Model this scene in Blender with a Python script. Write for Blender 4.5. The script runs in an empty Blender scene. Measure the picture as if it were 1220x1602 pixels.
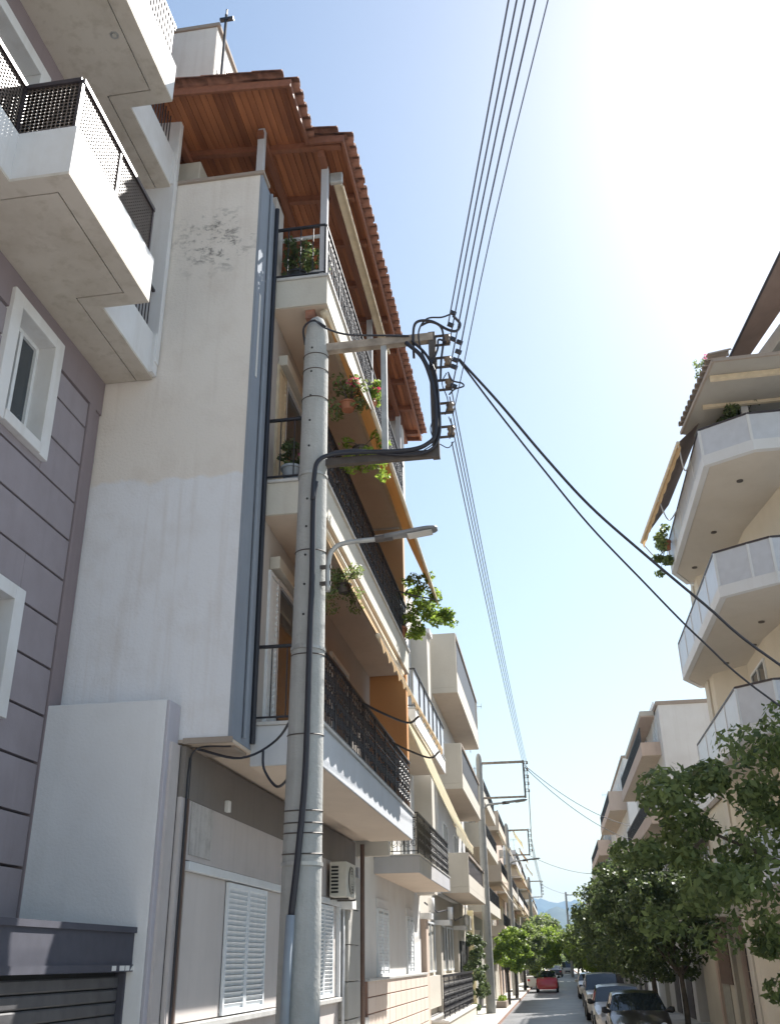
import bpy, math, random
import numpy as np
from mathutils import Vector
R = random.Random(7)
sc = bpy.context.scene
col = sc.collection

# ------------------------------------------------------------------ camera
cam_d = bpy.data.cameras.new('camera'); cam = bpy.data.objects.new('camera', cam_d); col.objects.link(cam)
sc.camera = cam
cam_d.sensor_fit = 'VERTICAL'; cam_d.sensor_height = 24.0
cam_d.lens = 24.0 * 1488.5 / 1602.0
cam_d.clip_start = 0.05; cam_d.clip_end = 20000
_P = (610., 801.); _f = 1488.5056
def _d(v):
    return Vector((v[0]-_P[0], -(v[1]-_P[1]), -_f)).normalized()
_Y = _d((872., 1500.)); _Z = _d((560., -2350.)); _X = _Y.cross(_Z).normalized(); _Y = _Z.cross(_X)
from mathutils import Matrix
_R = Matrix((_X, _Y, _Z))
cam.matrix_world = Matrix.Translation((0, 0, 2.3)) @ _R.to_4x4()

# ------------------------------------------------------------------ light
SUN = Vector((1.0, 1.5, 1.9)).normalized()
EL = math.asin(SUN.z); AZ = math.atan2(SUN.x, SUN.y)
w = bpy.data.worlds.new('World'); sc.world = w; w.use_nodes = True
nt = w.node_tree; nt.nodes.clear()
sky = nt.nodes.new('ShaderNodeTexSky'); sky.sky_type = 'NISHITA'; sky.sun_disc = False
sky.sun_elevation = EL; sky.sun_rotation = AZ
sky.altitude = 0; sky.air_density = 1.5; sky.dust_density = 1.0; sky.ozone_density = 0.6
bg = nt.nodes.new('ShaderNodeBackground'); bg.inputs[1].default_value = 0.072
wo = nt.nodes.new('ShaderNodeOutputWorld')
nt.links.new(sky.outputs[0], bg.inputs[0]); nt.links.new(bg.outputs[0], wo.inputs[0])
sl = bpy.data.lights.new('sun', 'SUN'); so = bpy.data.objects.new('sun', sl); col.objects.link(so)
sl.energy = 5.0; sl.angle = math.radians(0.55); sl.color = (1.0, 0.965, 0.91)
so.rotation_euler = (-SUN).to_track_quat('-Z', 'Y').to_euler(); so.location = (20, 30, 40)
sc.view_settings.view_transform = 'Standard'; sc.view_settings.look = 'None'
sc.view_settings.gamma = 1.0; sc.view_settings.use_curve_mapping = False
sc.view_settings.exposure = 1.24
sc.render.engine = 'CYCLES'
sc.cycles.max_bounces = 8; sc.cycles.diffuse_bounces = 4; sc.cycles.volume_bounces = 0

# ------------------------------------------------------------------ materials
def _mk(name):
    m = bpy.data.materials.new(name); m.use_nodes = True
    n = m.node_tree; b = n.nodes['Principled BSDF']
    return m, n, b
def plain(name, c, rough=.6, metal=0., var=.12, scale=6., bump=0., spec=.5):
    m, n, b = _mk(name)
    b.inputs['Roughness'].default_value = rough; b.inputs['Metallic'].default_value = metal
    b.inputs['Specular IOR Level'].default_value = spec
    tc = n.nodes.new('ShaderNodeTexCoord')
    nz = n.nodes.new('ShaderNodeTexNoise'); nz.inputs['Scale'].default_value = scale; nz.inputs['Detail'].default_value = 6
    n.links.new(tc.outputs['Object'], nz.inputs['Vector'])
    rp = n.nodes.new('ShaderNodeValToRGB')
    rp.color_ramp.elements[0].position = .3; rp.color_ramp.elements[1].position = .7
    rp.color_ramp.elements[0].color = tuple(x*(1-var) for x in c)+(1,)
    rp.color_ramp.elements[1].color = tuple(min(1, x*(1+var)) for x in c)+(1,)
    n.links.new(nz.outputs[0], rp.inputs[0]); n.links.new(rp.outputs[0], b.inputs['Base Color'])
    if bump:
        bm = n.nodes.new('ShaderNodeBump'); bm.inputs['Strength'].default_value = bump; bm.inputs['Distance'].default_value = .01
        n2 = n.nodes.new('ShaderNodeTexNoise'); n2.inputs['Scale'].default_value = scale*12; n2.inputs['Detail'].default_value = 4
        n.links.new(tc.outputs['Object'], n2.inputs['Vector'])
        n.links.new(n2.outputs[0], bm.inputs['Height']); n.links.new(bm.outputs[0], b.inputs['Normal'])
    return m
def stucco(name, c, dirt=(.2, .17, .14), amt=.35, scale=.9, streak=3., bump=.35, c2=None, zsplit=None, mould=None, rough=.9):
    """painted render: cloudy tone, vertical rain streaks, optional second paint below zsplit, optional mould patch"""
    m, n, b = _mk(name); L = n.links.new
    b.inputs['Roughness'].default_value = rough; b.inputs['Specular IOR Level'].default_value = .25
    tc = n.nodes.new('ShaderNodeNewGeometry')
    def noise(sx, sy, sz, det=6, rgh=.55, dist=0.):
        mp = n.nodes.new('ShaderNodeMapping'); mp.inputs['Scale'].default_value = (sx, sy, sz)
        L(tc.outputs['Position'], mp.inputs['Vector'])
        q = n.nodes.new('ShaderNodeTexNoise'); q.inputs['Scale'].default_value = 1; q.inputs['Detail'].default_value = det
        q.inputs['Roughness'].default_value = rgh; q.inputs['Distortion'].default_value = dist
        L(mp.outputs[0], q.inputs['Vector']); return q.outputs[0]
    def rng(v, a, b_, lo=0., hi=1.):
        q = n.nodes.new('ShaderNodeMapRange'); q.inputs[1].default_value = a; q.inputs[2].default_value = b_
        q.inputs[3].default_value = lo; q.inputs[4].default_value = hi; L(v, q.inputs[0]); return q.outputs[0]
    def mix(f, a, b_):
        q = n.nodes.new('ShaderNodeMix'); q.data_type = 'RGBA'
        L(f, q.inputs[0]) if not isinstance(f, float) else setattr(q.inputs[0], 'default_value', f)
        for i, v in ((6, a), (7, b_)):
            if isinstance(v, tuple): q.inputs[i].default_value = v+(1,) if len(v) == 3 else v
            else: L(v, q.inputs[i])
        return q.outputs[2]
    base = c
    sep = n.nodes.new('ShaderNodeSeparateXYZ'); L(tc.outputs['Position'], sep.inputs[0])
    if c2:
        wob = rng(noise(1.5, 1.5, 1.5), .3, .7, -.12, .12)
        ad = n.nodes.new('ShaderNodeMath'); ad.operation = 'ADD'; L(sep.outputs[2], ad.inputs[0]); L(wob, ad.inputs[1])
        base = mix(rng(ad.outputs[0], zsplit-.03, zsplit+.03), c2, c)
    cl = mix(rng(noise(scale, scale, scale), .35, .7), base, mix(.22, base, dirt) if isinstance(base, tuple) else base)
    k1 = mix(rng(noise(scale*1.7, scale*1.7, scale*1.4, 8, .65), .48, .75, 0, amt*.6), cl, dirt)
    k2 = mix(rng(noise(streak*2.2, streak*2.2, .28, 5, .6), .52, .8, 0, amt*.7), k1, dirt)
    if mould:
        (mx, my, mz), rad = mould
        vd = n.nodes.new('ShaderNodeVectorMath'); vd.operation = 'DISTANCE'; vd.inputs[1].default_value = (mx, my, mz)
        L(tc.outputs['Position'], vd.inputs[0])
        fall = rng(vd.outputs['Value'], rad, rad*.25)
        mm = n.nodes.new('ShaderNodeMath'); mm.operation = 'MULTIPLY'; L(fall, mm.inputs[0])
        L(rng(noise(4.5, 4.5, 6.5, 12, .75, .3), .51, .61), mm.inputs[1])
        k2 = mix(mm.outputs[0], k2, (.20, .185, .17))
    L(k2, b.inputs['Base Color'])
    bm = n.nodes.new('ShaderNodeBump'); bm.inputs['Strength'].default_value = bump; bm.inputs['Distance'].default_value = .012
    L(noise(28, 28, 28, 5), bm.inputs['Height']); L(bm.outputs[0], b.inputs['Normal'])
    return m
def leafmat(name, c, c2, trans=.35):
    m, n, b = _mk(name); L = n.links.new
    g = n.nodes.new('ShaderNodeNewGeometry'); rp = n.nodes.new('ShaderNodeValToRGB')
    rp.color_ramp.elements[0].color = c+(1,); rp.color_ramp.elements[1].color = c2+(1,)
    L(g.outputs['Random Per Island'], rp.inputs[0]); L(rp.outputs[0], b.inputs['Base Color'])
    b.inputs['Roughness'].default_value = .5; b.inputs['Specular IOR Level'].default_value = .35
    t = n.nodes.new('ShaderNodeBsdfTranslucent'); hs = n.nodes.new('ShaderNodeHueSaturation')
    hs.inputs['Value'].default_value = 1.6; L(rp.outputs[0], hs.inputs['Color']); L(hs.outputs[0], t.inputs[0])
    mx = n.nodes.new('ShaderNodeMixShader'); mx.inputs[0].default_value = trans
    L(b.outputs[0], mx.inputs[1]); L(t.outputs[0], mx.inputs[2])
    L(mx.outputs[0], n.nodes['Material Output'].inputs[0]); return m
def cloth(name, c, trans=.3, stripes=None):
    m, n, b = _mk(name); L = n.links.new
    b.inputs['Base Color'].default_value = c+(1,); b.inputs['Roughness'].default_value = .9
    tc = n.nodes.new('ShaderNodeTexCoord'); nz = n.nodes.new('ShaderNodeTexNoise'); nz.inputs['Scale'].default_value = 2.5
    nz.inputs['Detail'].default_value = 8
    L(tc.outputs['Object'], nz.inputs[0]); rp = n.nodes.new('ShaderNodeValToRGB')
    rp.color_ramp.elements[0].position = .35; rp.color_ramp.elements[1].position = .7
    rp.color_ramp.elements[0].color = tuple(x*.85 for x in c)+(1,); rp.color_ramp.elements[1].color = c+(1,)
    L(nz.outputs[0], rp.inputs[0]); L(rp.outputs[0], b.inputs['Base Color'])
    t = n.nodes.new('ShaderNodeBsdfTranslucent'); L(rp.outputs[0], t.inputs[0])
    mx = n.nodes.new('ShaderNodeMixShader'); mx.inputs[0].default_value = trans
    L(b.outputs[0], mx.inputs[1]); L(t.outputs[0], mx.inputs[2]); L(mx.outputs[0], n.nodes['Material Output'].inputs[0])
    return m
def woodmat(name, c, c2):
    m, n, b = _mk(name); L = n.links.new
    tc = n.nodes.new('ShaderNodeNewGeometry'); oi = n.nodes.new('ShaderNodeObjectInfo')
    mp = n.nodes.new('ShaderNodeMapping'); mp.inputs['Scale'].default_value = (14, .9, 14); L(tc.outputs['Position'], mp.inputs[0])
    nz = n.nodes.new('ShaderNodeTexNoise'); nz.inputs['Scale'].default_value = 1; nz.inputs['Detail'].default_value = 7; L(mp.outputs[0], nz.inputs[0])
    ad = n.nodes.new('ShaderNodeMath'); ad.operation = 'MULTIPLY_ADD'; L(oi.outputs['Random'], ad.inputs[0]); ad.inputs[1].default_value = .45
    L(nz.outputs[0], ad.inputs[2])
    rp = n.nodes.new('ShaderNodeValToRGB'); rp.color_ramp.elements[0].position = .35; rp.color_ramp.elements[1].position = 1.0
    rp.color_ramp.elements[0].color = c+(1,); rp.color_ramp.elements[1].color = c2+(1,)
    L(ad.outputs[0], rp.inputs[0]); L(rp.outputs[0], b.inputs['Base Color']); b.inputs['Roughness'].default_value = .65
    return m
M = {}
M['panel'] = stucco('grey mauve cladding', (.315, .28, .30), dirt=(.18, .15, .15), amt=.3, bump=.15, scale=2.)
M['panel_dark'] = plain('panel joint', (.035, .03, .035), .9)
M['pilaster'] = stucco('brown mauve trim', (.27, .225, .235), dirt=(.15, .12, .12), amt=.3, bump=.1)
M['b1white'] = stucco('white balcony paint', (.71, .71, .71), dirt=(.42, .37, .31), amt=.5, bump=.12, streak=2.)
M['b1soffit'] = stucco('stained soffit paint', (.58, .53, .46), dirt=(.30, .25, .18), amt=.75, bump=.05, scale=.7)
M['frame_white'] = plain('white window frame', (.72, .74, .75), .4, var=.05)
M['glass'] = plain('dark window glass', (.035, .045, .055), .06, var=.3, scale=1.2, spec=.8)
M['curtain'] = plain('curtain', (.36, .34, .29), .9)
M['iron'] = plain('black painted iron', (.022, .02, .024), .45, var=.2)
M['bronze'] = plain('dark bronze railing', (.045, .035, .038), .45, var=.2)
M['mesh_bronze'] = plain('bronze perforated sheet', (.17, .13, .105), .5, var=.15)
M['side'] = stucco('weathered beige side wall', (.76, .705, .64), dirt=(.50, .42, .35), amt=.5, scale=.95, bump=.7, c2=(.77, .77, .785), zsplit=8.0, mould=((-4.15, 10.46, 11.95), 0.8))
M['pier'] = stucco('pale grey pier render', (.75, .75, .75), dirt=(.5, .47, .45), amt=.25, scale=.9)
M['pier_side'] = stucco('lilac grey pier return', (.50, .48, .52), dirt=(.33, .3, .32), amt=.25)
M['blue_grey'] = stucco('blue grey painted strip', (.27, .30, .345), dirt=(.15, .16, .18), amt=.4, streak=4)
M['wall2'] = stucco('grey beige front wall', (.47, .44, .41), dirt=(.35, .3, .27), amt=.35)
M['fascia2'] = stucco('cream balcony fascia', (.60, .57, .50), dirt=(.36, .31, .25), amt=.4, streak=4)
M['fascia1_shade'] = stucco('shade tinted white fascia', (.57, .59, .62), dirt=(.38, .37, .36), amt=.35, streak=5)  # white paint; the blue grey of its shade is mixed into the base colour
M['soffit2'] = stucco('warm cream soffit', (.68, .57, .46), dirt=(.45, .36, .28), amt=.3, bump=.1)
M['ground_wall'] = stucco('pinkish grey ground floor wall', (.58, .53, .51), dirt=(.27, .24, .22), amt=.4)
M['dark_band'] = stucco('olive brown band', (.225, .20, .18), dirt=(.13, .11, .1), amt=.4)
M['orange'] = stucco('orange painted wall', (.60, .30, .12), dirt=(.42, .18, .07), amt=.3)
M['tan_wall'] = stucco('tan wall', (.56, .40, .25), dirt=(.4, .28, .18), amt=.3)
M['cream'] = stucco('cream wall', (.60, .555, .48), dirt=(.42, .38, .32), amt=.3)
M['white_wall'] = stucco('white wall', (.68, .67, .65), dirt=(.45, .4, .36), amt=.3)
M['coping'] = stucco('brown stone coping', (.36, .30, .25), dirt=(.2, .16, .13), amt=.4)
M['marble'] = plain('grey marble edge', (.5, .49, .47), .5)
M['wood'] = woodmat('orange brown timber', (.17, .055, .024), (.42, .155, .062))
M['wood_dark'] = woodmat('red brown timber beam', (.14, .052, .027), (.25, .095, .048))
M['tile'] = plain('terracotta roof tile', (.25, .12, .08), .85, var=.6, scale=5., bump=.3)
M['post'] = stucco('grey blue post', (.46, .46, .48), dirt=(.3, .28, .27), amt=.4)
M['awning_tan'] = cloth('tan awning cloth', (.60, .40, .20), .38)
M['awning_cream'] = cloth('cream awning cloth', (.80, .74, .56), .6)
M['awning_white'] = cloth('white awning cloth', (.8, .77, .7), .35)
M['awning_brown'] = cloth('brown awning cloth', (.33, .25, .21), .25)
M['cassette'] = plain('beige awning housing', (.62, .52, .37), .5)
M['concrete'] = stucco('pole concrete', (.42, .42, .40), dirt=(.24, .24, .22), amt=.6, scale=2.4, streak=5., bump=.8)
M['galv'] = plain('galvanised steel', (.42, .42, .40), .5, .5, var=.25, scale=5)
M['timber_beam'] = plain('weathered bracket steel', (.36, .30, .24), .7, .1, var=.35, scale=7, bump=.2)
M['dark_steel'] = plain('dark steel', (.10, .085, .075), .6, .3, var=.3)
M['cable'] = plain('black cable', (.02, .02, .028), .45, var=.1)
M['wire'] = plain('grey blue wire', (.09, .10, .13), .5, var=.1)
M['pvc'] = plain('grey pvc conduit', (.27, .30, .33), .5, var=.1)
M['ceramic'] = plain('brown ceramic insulator', (.20, .14, .09), .3, var=.3)
M['lamp_grey'] = plain('grey lamp housing', (.22, .22, .22), .45, .2)
M['lamp_glass'] = plain('lamp lens', (.55, .52, .46), .25, var=.1)
M['band_box'] = plain('anthracite sheet', (.065, .065, .085), .8, var=.1)
M['shutter_dark'] = plain('dark roller shutter', (.085, .082, .085), .55, var=.2)
M['louvre'] = plain('white louvre', (.76, .79, .81), .5, var=.06)
M['blind'] = stucco('beige blind panel', (.62, .57, .54), dirt=(.36, .33, .31), amt=.25, bump=.05)
M['peel'] = stucco('peeled plaster patch', (.56, .53, .50), dirt=(.24, .21, .2), amt=1., scale=3.5, streak=6, bump=1.)
M['duct'] = stucco('grey duct blocks', (.43, .42, .39), dirt=(.28, .26, .24), amt=.35)
M['pipe_brown'] = plain('brown downpipe', (.16, .10, .075), .5)
M['pipe_white'] = plain('pale downpipe', (.55, .56, .57), .45)
M['ac_white'] = plain('air conditioner casing', (.62, .60, .53), .5, var=.08)
M['brick_tile'] = stucco('pink white cladding tile', (.66, .56, .49), dirt=(.5, .38, .3), amt=.3, bump=.2)
M['mortar'] = plain('red brown joint', (.32, .19, .14), .9)
M['peach'] = stucco('peach paint', (.60, .48, .40), dirt=(.4, .28, .21), amt=.3)
M['far_grey'] = stucco('grey far wall', (.40, .38, .34), dirt=(.26, .24, .21), amt=.3)
M['far_dark'] = plain('dark opening', (.05, .048, .05), .4, var=.3)
M['r1panel'] = plain('frosted grey parapet panel', (.52, .54, .58), .35, var=.05)
M['r1white'] = stucco('white balcony edge', (.66, .665, .67), dirt=(.45, .42, .38), amt=.2, bump=.06)
M['r1soffit'] = stucco('cream balcony soffit', (.60, .55, .48), dirt=(.42, .37, .3), amt=.25, bump=.05)
M['r1wall'] = stucco('yellow cream wall', (.64, .58, .48), dirt=(.48, .42, .34), amt=.25)
M['asphalt'] = plain('asphalt', (.17, .17, .175), .5, var=.25, scale=.8, bump=.5)
M['pavement'] = plain('pavement slabs', (.52, .50, .46), .85, var=.25, scale=1.2, bump=.3)
M['kerb'] = plain('kerb stone', (.46, .44, .41), .8, var=.15)
M['earth'] = plain('dry ground', (.26, .255, .25), .95, var=.25, scale=.05)
M['bark'] = plain('bark', (.10, .08, .06), .9, var=.35, scale=6, bump=.8)
M['leaf'] = leafmat('citrus leaf', (.075, .105, .038), (.22, .27, .095), .45)
M['leaf_dark'] = leafmat('dark leaf', (.045, .068, .028), (.12, .155, .055), .35)
M['leaf_lime'] = leafmat('lime leaf', (.10, .16, .02), (.26, .34, .06), .5)
M['flower_pink'] = leafmat('pink petal', (.55, .05, .13), (.8, .15, .28), .3)
M['pot'] = plain('terracotta pot', (.38, .15, .08), .8)
M['pot_white'] = plain('pale pot', (.6, .58, .55), .7)
M['rubber'] = plain('tyre rubber', (.02, .02, .02), .8)
M['hill'] = plain('pine covered hill', (.045, .06, .045), .95, var=.4, scale=.012)
M['blue_sign'] = plain('blue enamel', (.03, .09, .42), .4)
M['black'] = plain('near black', (.02, .02, .02), .7)
M['white_paint'] = plain('white paint', (.75, .74, .72), .6, var=.08)
def carpaint(name, c, metal=.3, rough=.28):
    m, n, b = _mk(name); b.inputs['Base Color'].default_value = c+(1,); b.inputs['Metallic'].default_value = metal
    b.inputs['Roughness'].default_value = rough; b.inputs['Coat Weight'].default_value = .7; b.inputs['Coat Roughness'].default_value = .06
    return m
M['car_dark'] = carpaint('dark brown car paint', (.045, .035, .034)); M['car_silver'] = carpaint('silver car paint', (.50, .50, .50), .5)
M['car_white'] = carpaint('white car paint', (.68, .66, .62), 0.); M['car_red'] = carpaint('red car paint', (.5, .025, .03), 0.)
M['car_grey'] = carpaint('grey car paint', (.2, .21, .22), .5)
M['car_glass'] = plain('car glass', (.02, .026, .03), .03, var=.1, spec=1.)
M['headlight'] = plain('headlight lens', (.55, .58, .62), .1, .3)

# ------------------------------------------------------------------ mesh helpers
ORG = {}
class MB:
    def __init__(s): s.v = []; s.f = []; s.sm = False
    def poly(s, pts):
        i = len(s.v); s.v += [tuple(p) for p in pts]; s.f.append(tuple(range(i, i+len(pts)))); return s
    def box(s, x0, x1, y0, y1, z0, z1):
        i = len(s.v)
        s.v += [(x0,y0,z0),(x1,y0,z0),(x1,y1,z0),(x0,y1,z0),(x0,y0,z1),(x1,y0,z1),(x1,y1,z1),(x0,y1,z1)]
        s.f += [tuple(i+k for k in q) for q in ((0,3,2,1),(4,5,6,7),(0,1,5,4),(1,2,6,5),(2,3,7,6),(3,0,4,7))]; return s
    def bar(s, a, b, w, h=None, up=(0, 0, 1)):
        h = h or w; a = Vector(a); b = Vector(b); d = (b-a).normalized(); u = Vector(up)
        if abs(d.dot(u)) > .95: u = Vector((0, 1, 0))
        r = d.cross(u).normalized(); u = r.cross(d)
        i = len(s.v)
        for p in (a, b):
            for sx, sy in ((-1,-1),(1,-1),(1,1),(-1,1)): s.v.append(tuple(p+r*sx*w/2+u*sy*h/2))
        s.f += [tuple(i+k for k in q) for q in ((0,1,2,3),(7,6,5,4),(0,4,5,1),(1,5,6,2),(2,6,7,3),(3,7,4,0))]; return s
    def tube(s, pts, r, n=8, cap=True):
        pts = [Vector(p) for p in pts]; rs = r if isinstance(r, (list, tuple)) else [r]*len(pts)
        i0 = len(s.v); prev = None
        for k, p in enumerate(pts):
            d = (pts[min(k+1, len(pts)-1)]-pts[max(k-1, 0)]).normalized()
            if prev is None:
                u = Vector((0, 0, 1)) if abs(d.z) < .9 else Vector((1, 0, 0))
                r1 = d.cross(u).normalized()
            else:
                r1 = (prev-d*prev.dot(d)).normalized()
            prev = r1; r2 = d.cross(r1)
            for j in range(n):
                a = 2*math.pi*j/n; s.v.append(tuple(p+(r1*math.cos(a)+r2*math.sin(a))*rs[k]))
        for k in range(len(pts)-1):
            for j in range(n):
                a = i0+k*n+j; b = i0+k*n+(j+1) % n; s.f.append((a, b, b+n, a+n))
        if cap:
            s.f.append(tuple(i0+j for j in range(n))[::-1]); e = i0+(len(pts)-1)*n; s.f.append(tuple(e+j for j in range(n)))
        return s
    def prism(s, pts, z0, z1):
        n = len(pts); i = len(s.v)
        s.v += [(x, y, z0) for x, y in pts]+[(x, y, z1) for x, y in pts]
        s.f.append(tuple(i+j for j in range(n))[::-1]); s.f.append(tuple(i+n+j for j in range(n)))
        for j in range(n):
            k = (j+1) % n; s.f.append((i+j, i+k, i+n+k, i+n+j))
        return s
    def slab(s, quad, th):
        """thick sheet from 4 corner points (top), thickness along its normal"""
        q = [Vector(p) for p in quad]; nrm = (q[1]-q[0]).cross(q[2]-q[0]).normalized()*th
        i = len(s.v); s.v += [tuple(p) for p in q]+[tuple(p-nrm) for p in q]
        s.f += [tuple(i+k for k in f) for f in ((0,1,2,3),(7,6,5,4),(0,4,5,1),(1,5,6,2),(2,6,7,3),(3,7,4,0))]; return s
    def build(s, name, mat, parent=None, org=None, smooth=False, bevel=0.):
        if parent is not None: org = ORG[parent.name]
        o_ = org or (0, 0, 0)
        me = bpy.data.meshes.new(name); me.from_pydata([(x-o_[0], y-o_[1], z-o_[2]) for x, y, z in s.v], [], s.f)
        me.materials.append(M[mat] if isinstance(mat, str) else mat)
        if smooth: me.polygons.foreach_set('use_smooth', [True]*len(me.polygons)); me.update()
        o = bpy.data.objects.new(name, me); col.objects.link(o)
        if parent is not None: o.parent = parent
        else: o.location = o_
        ORG[o.name] = o_
        if bevel:
            b = o.modifiers.new('bevel', 'BEVEL'); b.width = bevel; b.segments = 2; b.limit_method = 'ANGLE'
        return o
def tag(o, label=None, cat=None, group=None, kind=None):
    if label: o['label'] = label
    if cat: o['category'] = cat
    if group: o['group'] = group
    if kind: o['kind'] = kind
    return o
def thing(name, label, cat, loc, group=None):
    o = bpy.data.objects.new(name, None); col.objects.link(o); o.location = loc; o.empty_display_size = .3
    ORG[o.name] = tuple(loc); return tag(o, label, cat, group)
def inst(name, src, parent, loc, rot=None, scale=None):
    """another piece sharing src's mesh at world place loc"""
    o = bpy.data.objects.new(name, src.data); col.objects.link(o); o.parent = parent
    g = ORG[parent.name]; o.location = (loc[0]-g[0], loc[1]-g[1], loc[2]-g[2])
    if rot: o.rotation_euler = rot
    if scale: o.scale = scale
    return o
def pieces(name, mb, mat, parent, locs, rots=None, bevel=0.):
    """many alike pieces: mesh centred on its own origin, one object per location"""
    me = bpy.data.meshes.new(name); me.from_pydata(mb.v, [], mb.f); me.materials.append(M[mat] if isinstance(mat, str) else mat)
    g = ORG[parent.name]; out = []
    for i, l in enumerate(locs):
        o = bpy.data.objects.new(name, me); col.objects.link(o); o.parent = parent
        o.location = (l[0]-g[0], l[1]-g[1], l[2]-g[2])
        if rots: o.rotation_euler = rots[i]
        if bevel:
            b = o.modifiers.new('bevel', 'BEVEL'); b.width = bevel; b.segments = 1
        out.append(o)
    return out
def smooth_path(pts, k=6):
    P = [Vector(p) for p in pts]; P = [P[0]*2-P[1]]+P+[P[-1]*2-P[-2]]; out = []
    for i in range(1, len(P)-2):
        for j in range(k):
            t = j/k; a, b, c, d = P[i-1], P[i], P[i+1], P[i+2]
            out.append(.5*((2*b)+(c-a)*t+(2*a-5*b+4*c-d)*t*t+(3*b-a-3*c+d)*t**3))
    out.append(P[-2]); return out
def sag(a, b, s, n=24):
    a = Vector(a); b = Vector(b); return [a.lerp(b, i/n)-Vector((0, 0, s*4*(i/n)*(1-i/n))) for i in range(n+1)]
def leaves(centers, radii, n, size, seed, flat=.7, ext=None):
    """n small leaf faces scattered through clumps; returns verts, faces"""
    g = np.random.default_rng(seed); C = np.array(centers, float); Rr = np.array(radii, float)
    idx = g.integers(0, len(C), n)
    d = g.normal(size=(n, 3)); d /= np.linalg.norm(d, axis=1)[:, None]
    rad = Rr[idx]*g.uniform(.25, 1., n)**.45
    p = C[idx]+d*rad[:, None]*np.array([1, 1, flat])
    nrm = d*.7+g.normal(size=(n, 3))*.55+np.array([0, 0, .35]); nrm /= np.linalg.norm(nrm, axis=1)[:, None]
    t = np.cross(nrm, g.normal(size=(n, 3))); t /= np.linalg.norm(t, axis=1)[:, None]
    b = np.cross(nrm, t); s = size*g.uniform(.6, 1.25, n)[:, None]
    v = np.stack([p-t*s*.55, p+b*s*.28-t*s*.05, p+t*s*.6, p-b*s*.28-t*s*.05], 1).reshape(-1, 3)
    return v, n
def leaf_obj(name, v, n, mat, parent=None, org=(0, 0, 0)):
    if parent is not None: org = ORG[parent.name]
    me = bpy.data.meshes.new(name); v = v-np.array(org)
    me.vertices.add(len(v)); me.vertices.foreach_set('co', v.astype(np.float32).ravel())
    me.loops.add(4*n); me.loops.foreach_set('vertex_index', np.arange(4*n, dtype=np.int32))
    me.polygons.add(n); me.polygons.foreach_set('loop_start', np.arange(0, 4*n, 4, dtype=np.int32)); me.polygons.foreach_set('loop_total', np.full(n, 4, np.int32))
    me.update(calc_edges=True); me.materials.append(M[mat])
    o = bpy.data.objects.new(name, me); col.objects.link(o)
    if parent is not None: o.parent = parent
    ORG[o.name] = tuple(org); return o

# ------------------------------------------------------------------ ground
tag(MB().box(-5000, 5000, -300, 5000, -.6, -.05).build('ground', 'earth'), kind='structure')
tag(MB().box(-2.44, 3.1, -30, 420, -.04, 0).build('road', 'asphalt'), kind='structure')
tag(MB().box(-10, -2.62, -30, 420, -.04, .12).build('pavement', 'pavement'), kind='structure')
tag(MB().box(3.28, 12, -30, 420, -.04, .12).build('pavement', 'pavement'), kind='structure')
for x0, x1 in ((-2.617, -2.443), (3.103, 3.277)):
    k = tag(MB().box(x0, x1, -30, 420, -.04, .11).build('kerb', 'mortar'), kind='structure')
    st = MB().box(x0-.0, x1, -.485, .485, .11, .135)
    pieces('kerb_stone', st, 'kerb', k, [(0, y, 0) for y in np.arange(30, 90, 1.)], bevel=.01)
# crossing stripes far down the road
mk = MB()
for i in range(7): mk.box(-2.2+i*.75, -1.8+i*.75, 118, 121, .002, .004)
tag(mk.build('road_marking', 'white_paint'), kind='structure')
# hills
def hill(x0, x1, y, prof, depth, seed):
    mb = MB(); n = 90; m_ = 10; rr = random.Random(seed); ph = [rr.uniform(0, 6) for _ in range(4)]
    for j in range(m_):
        for i in range(n+1):
            t = i/n; x = x0+(x1-x0)*t; h = prof(x)
            h *= 1+.05*math.sin(x*.011+ph[0])+.03*math.sin(x*.031+ph[1])+.018*math.sin(x*.09+ph[2])
            s = math.sin(j/(m_-1)*math.pi/2)
            mb.v.append((x, y-depth*(1-j/(m_-1)), h*s*(1+.05*math.sin(x*.05+j*2.))))
    for j in range(m_-1):
        for i in range(n):
            a = j*(n+1)+i; mb.f.append((a, a+1, a+n+2, a+n+1))
    # back side
    b = len(mb.v)
    for i in range(n+1):
        x = x0+(x1-x0)*i/n; mb.v.append((x, y+depth, -1))
    for i in range(n):
        a = (m_-1)*(n+1)+i; mb.f.append((a, a+1, b+i+1, b+i))
    return tag(mb.build('hill', 'hill', smooth=True), kind='structure')
hill(-900, 700, 2300, lambda x: 84*math.exp(-((x-14)/75)**2)+50*math.exp(-((x+300)/200)**2)+38*math.exp(-((x-420)/260)**2)+8, 500, 3)
hill(-1600, 1500, 4300, lambda x: 200*math.exp(-((x-10)/420)**2)+120*math.exp(-((x+900)/500)**2)+110*math.exp(-((x-900)/500)**2)+14, 600, 5)

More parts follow.
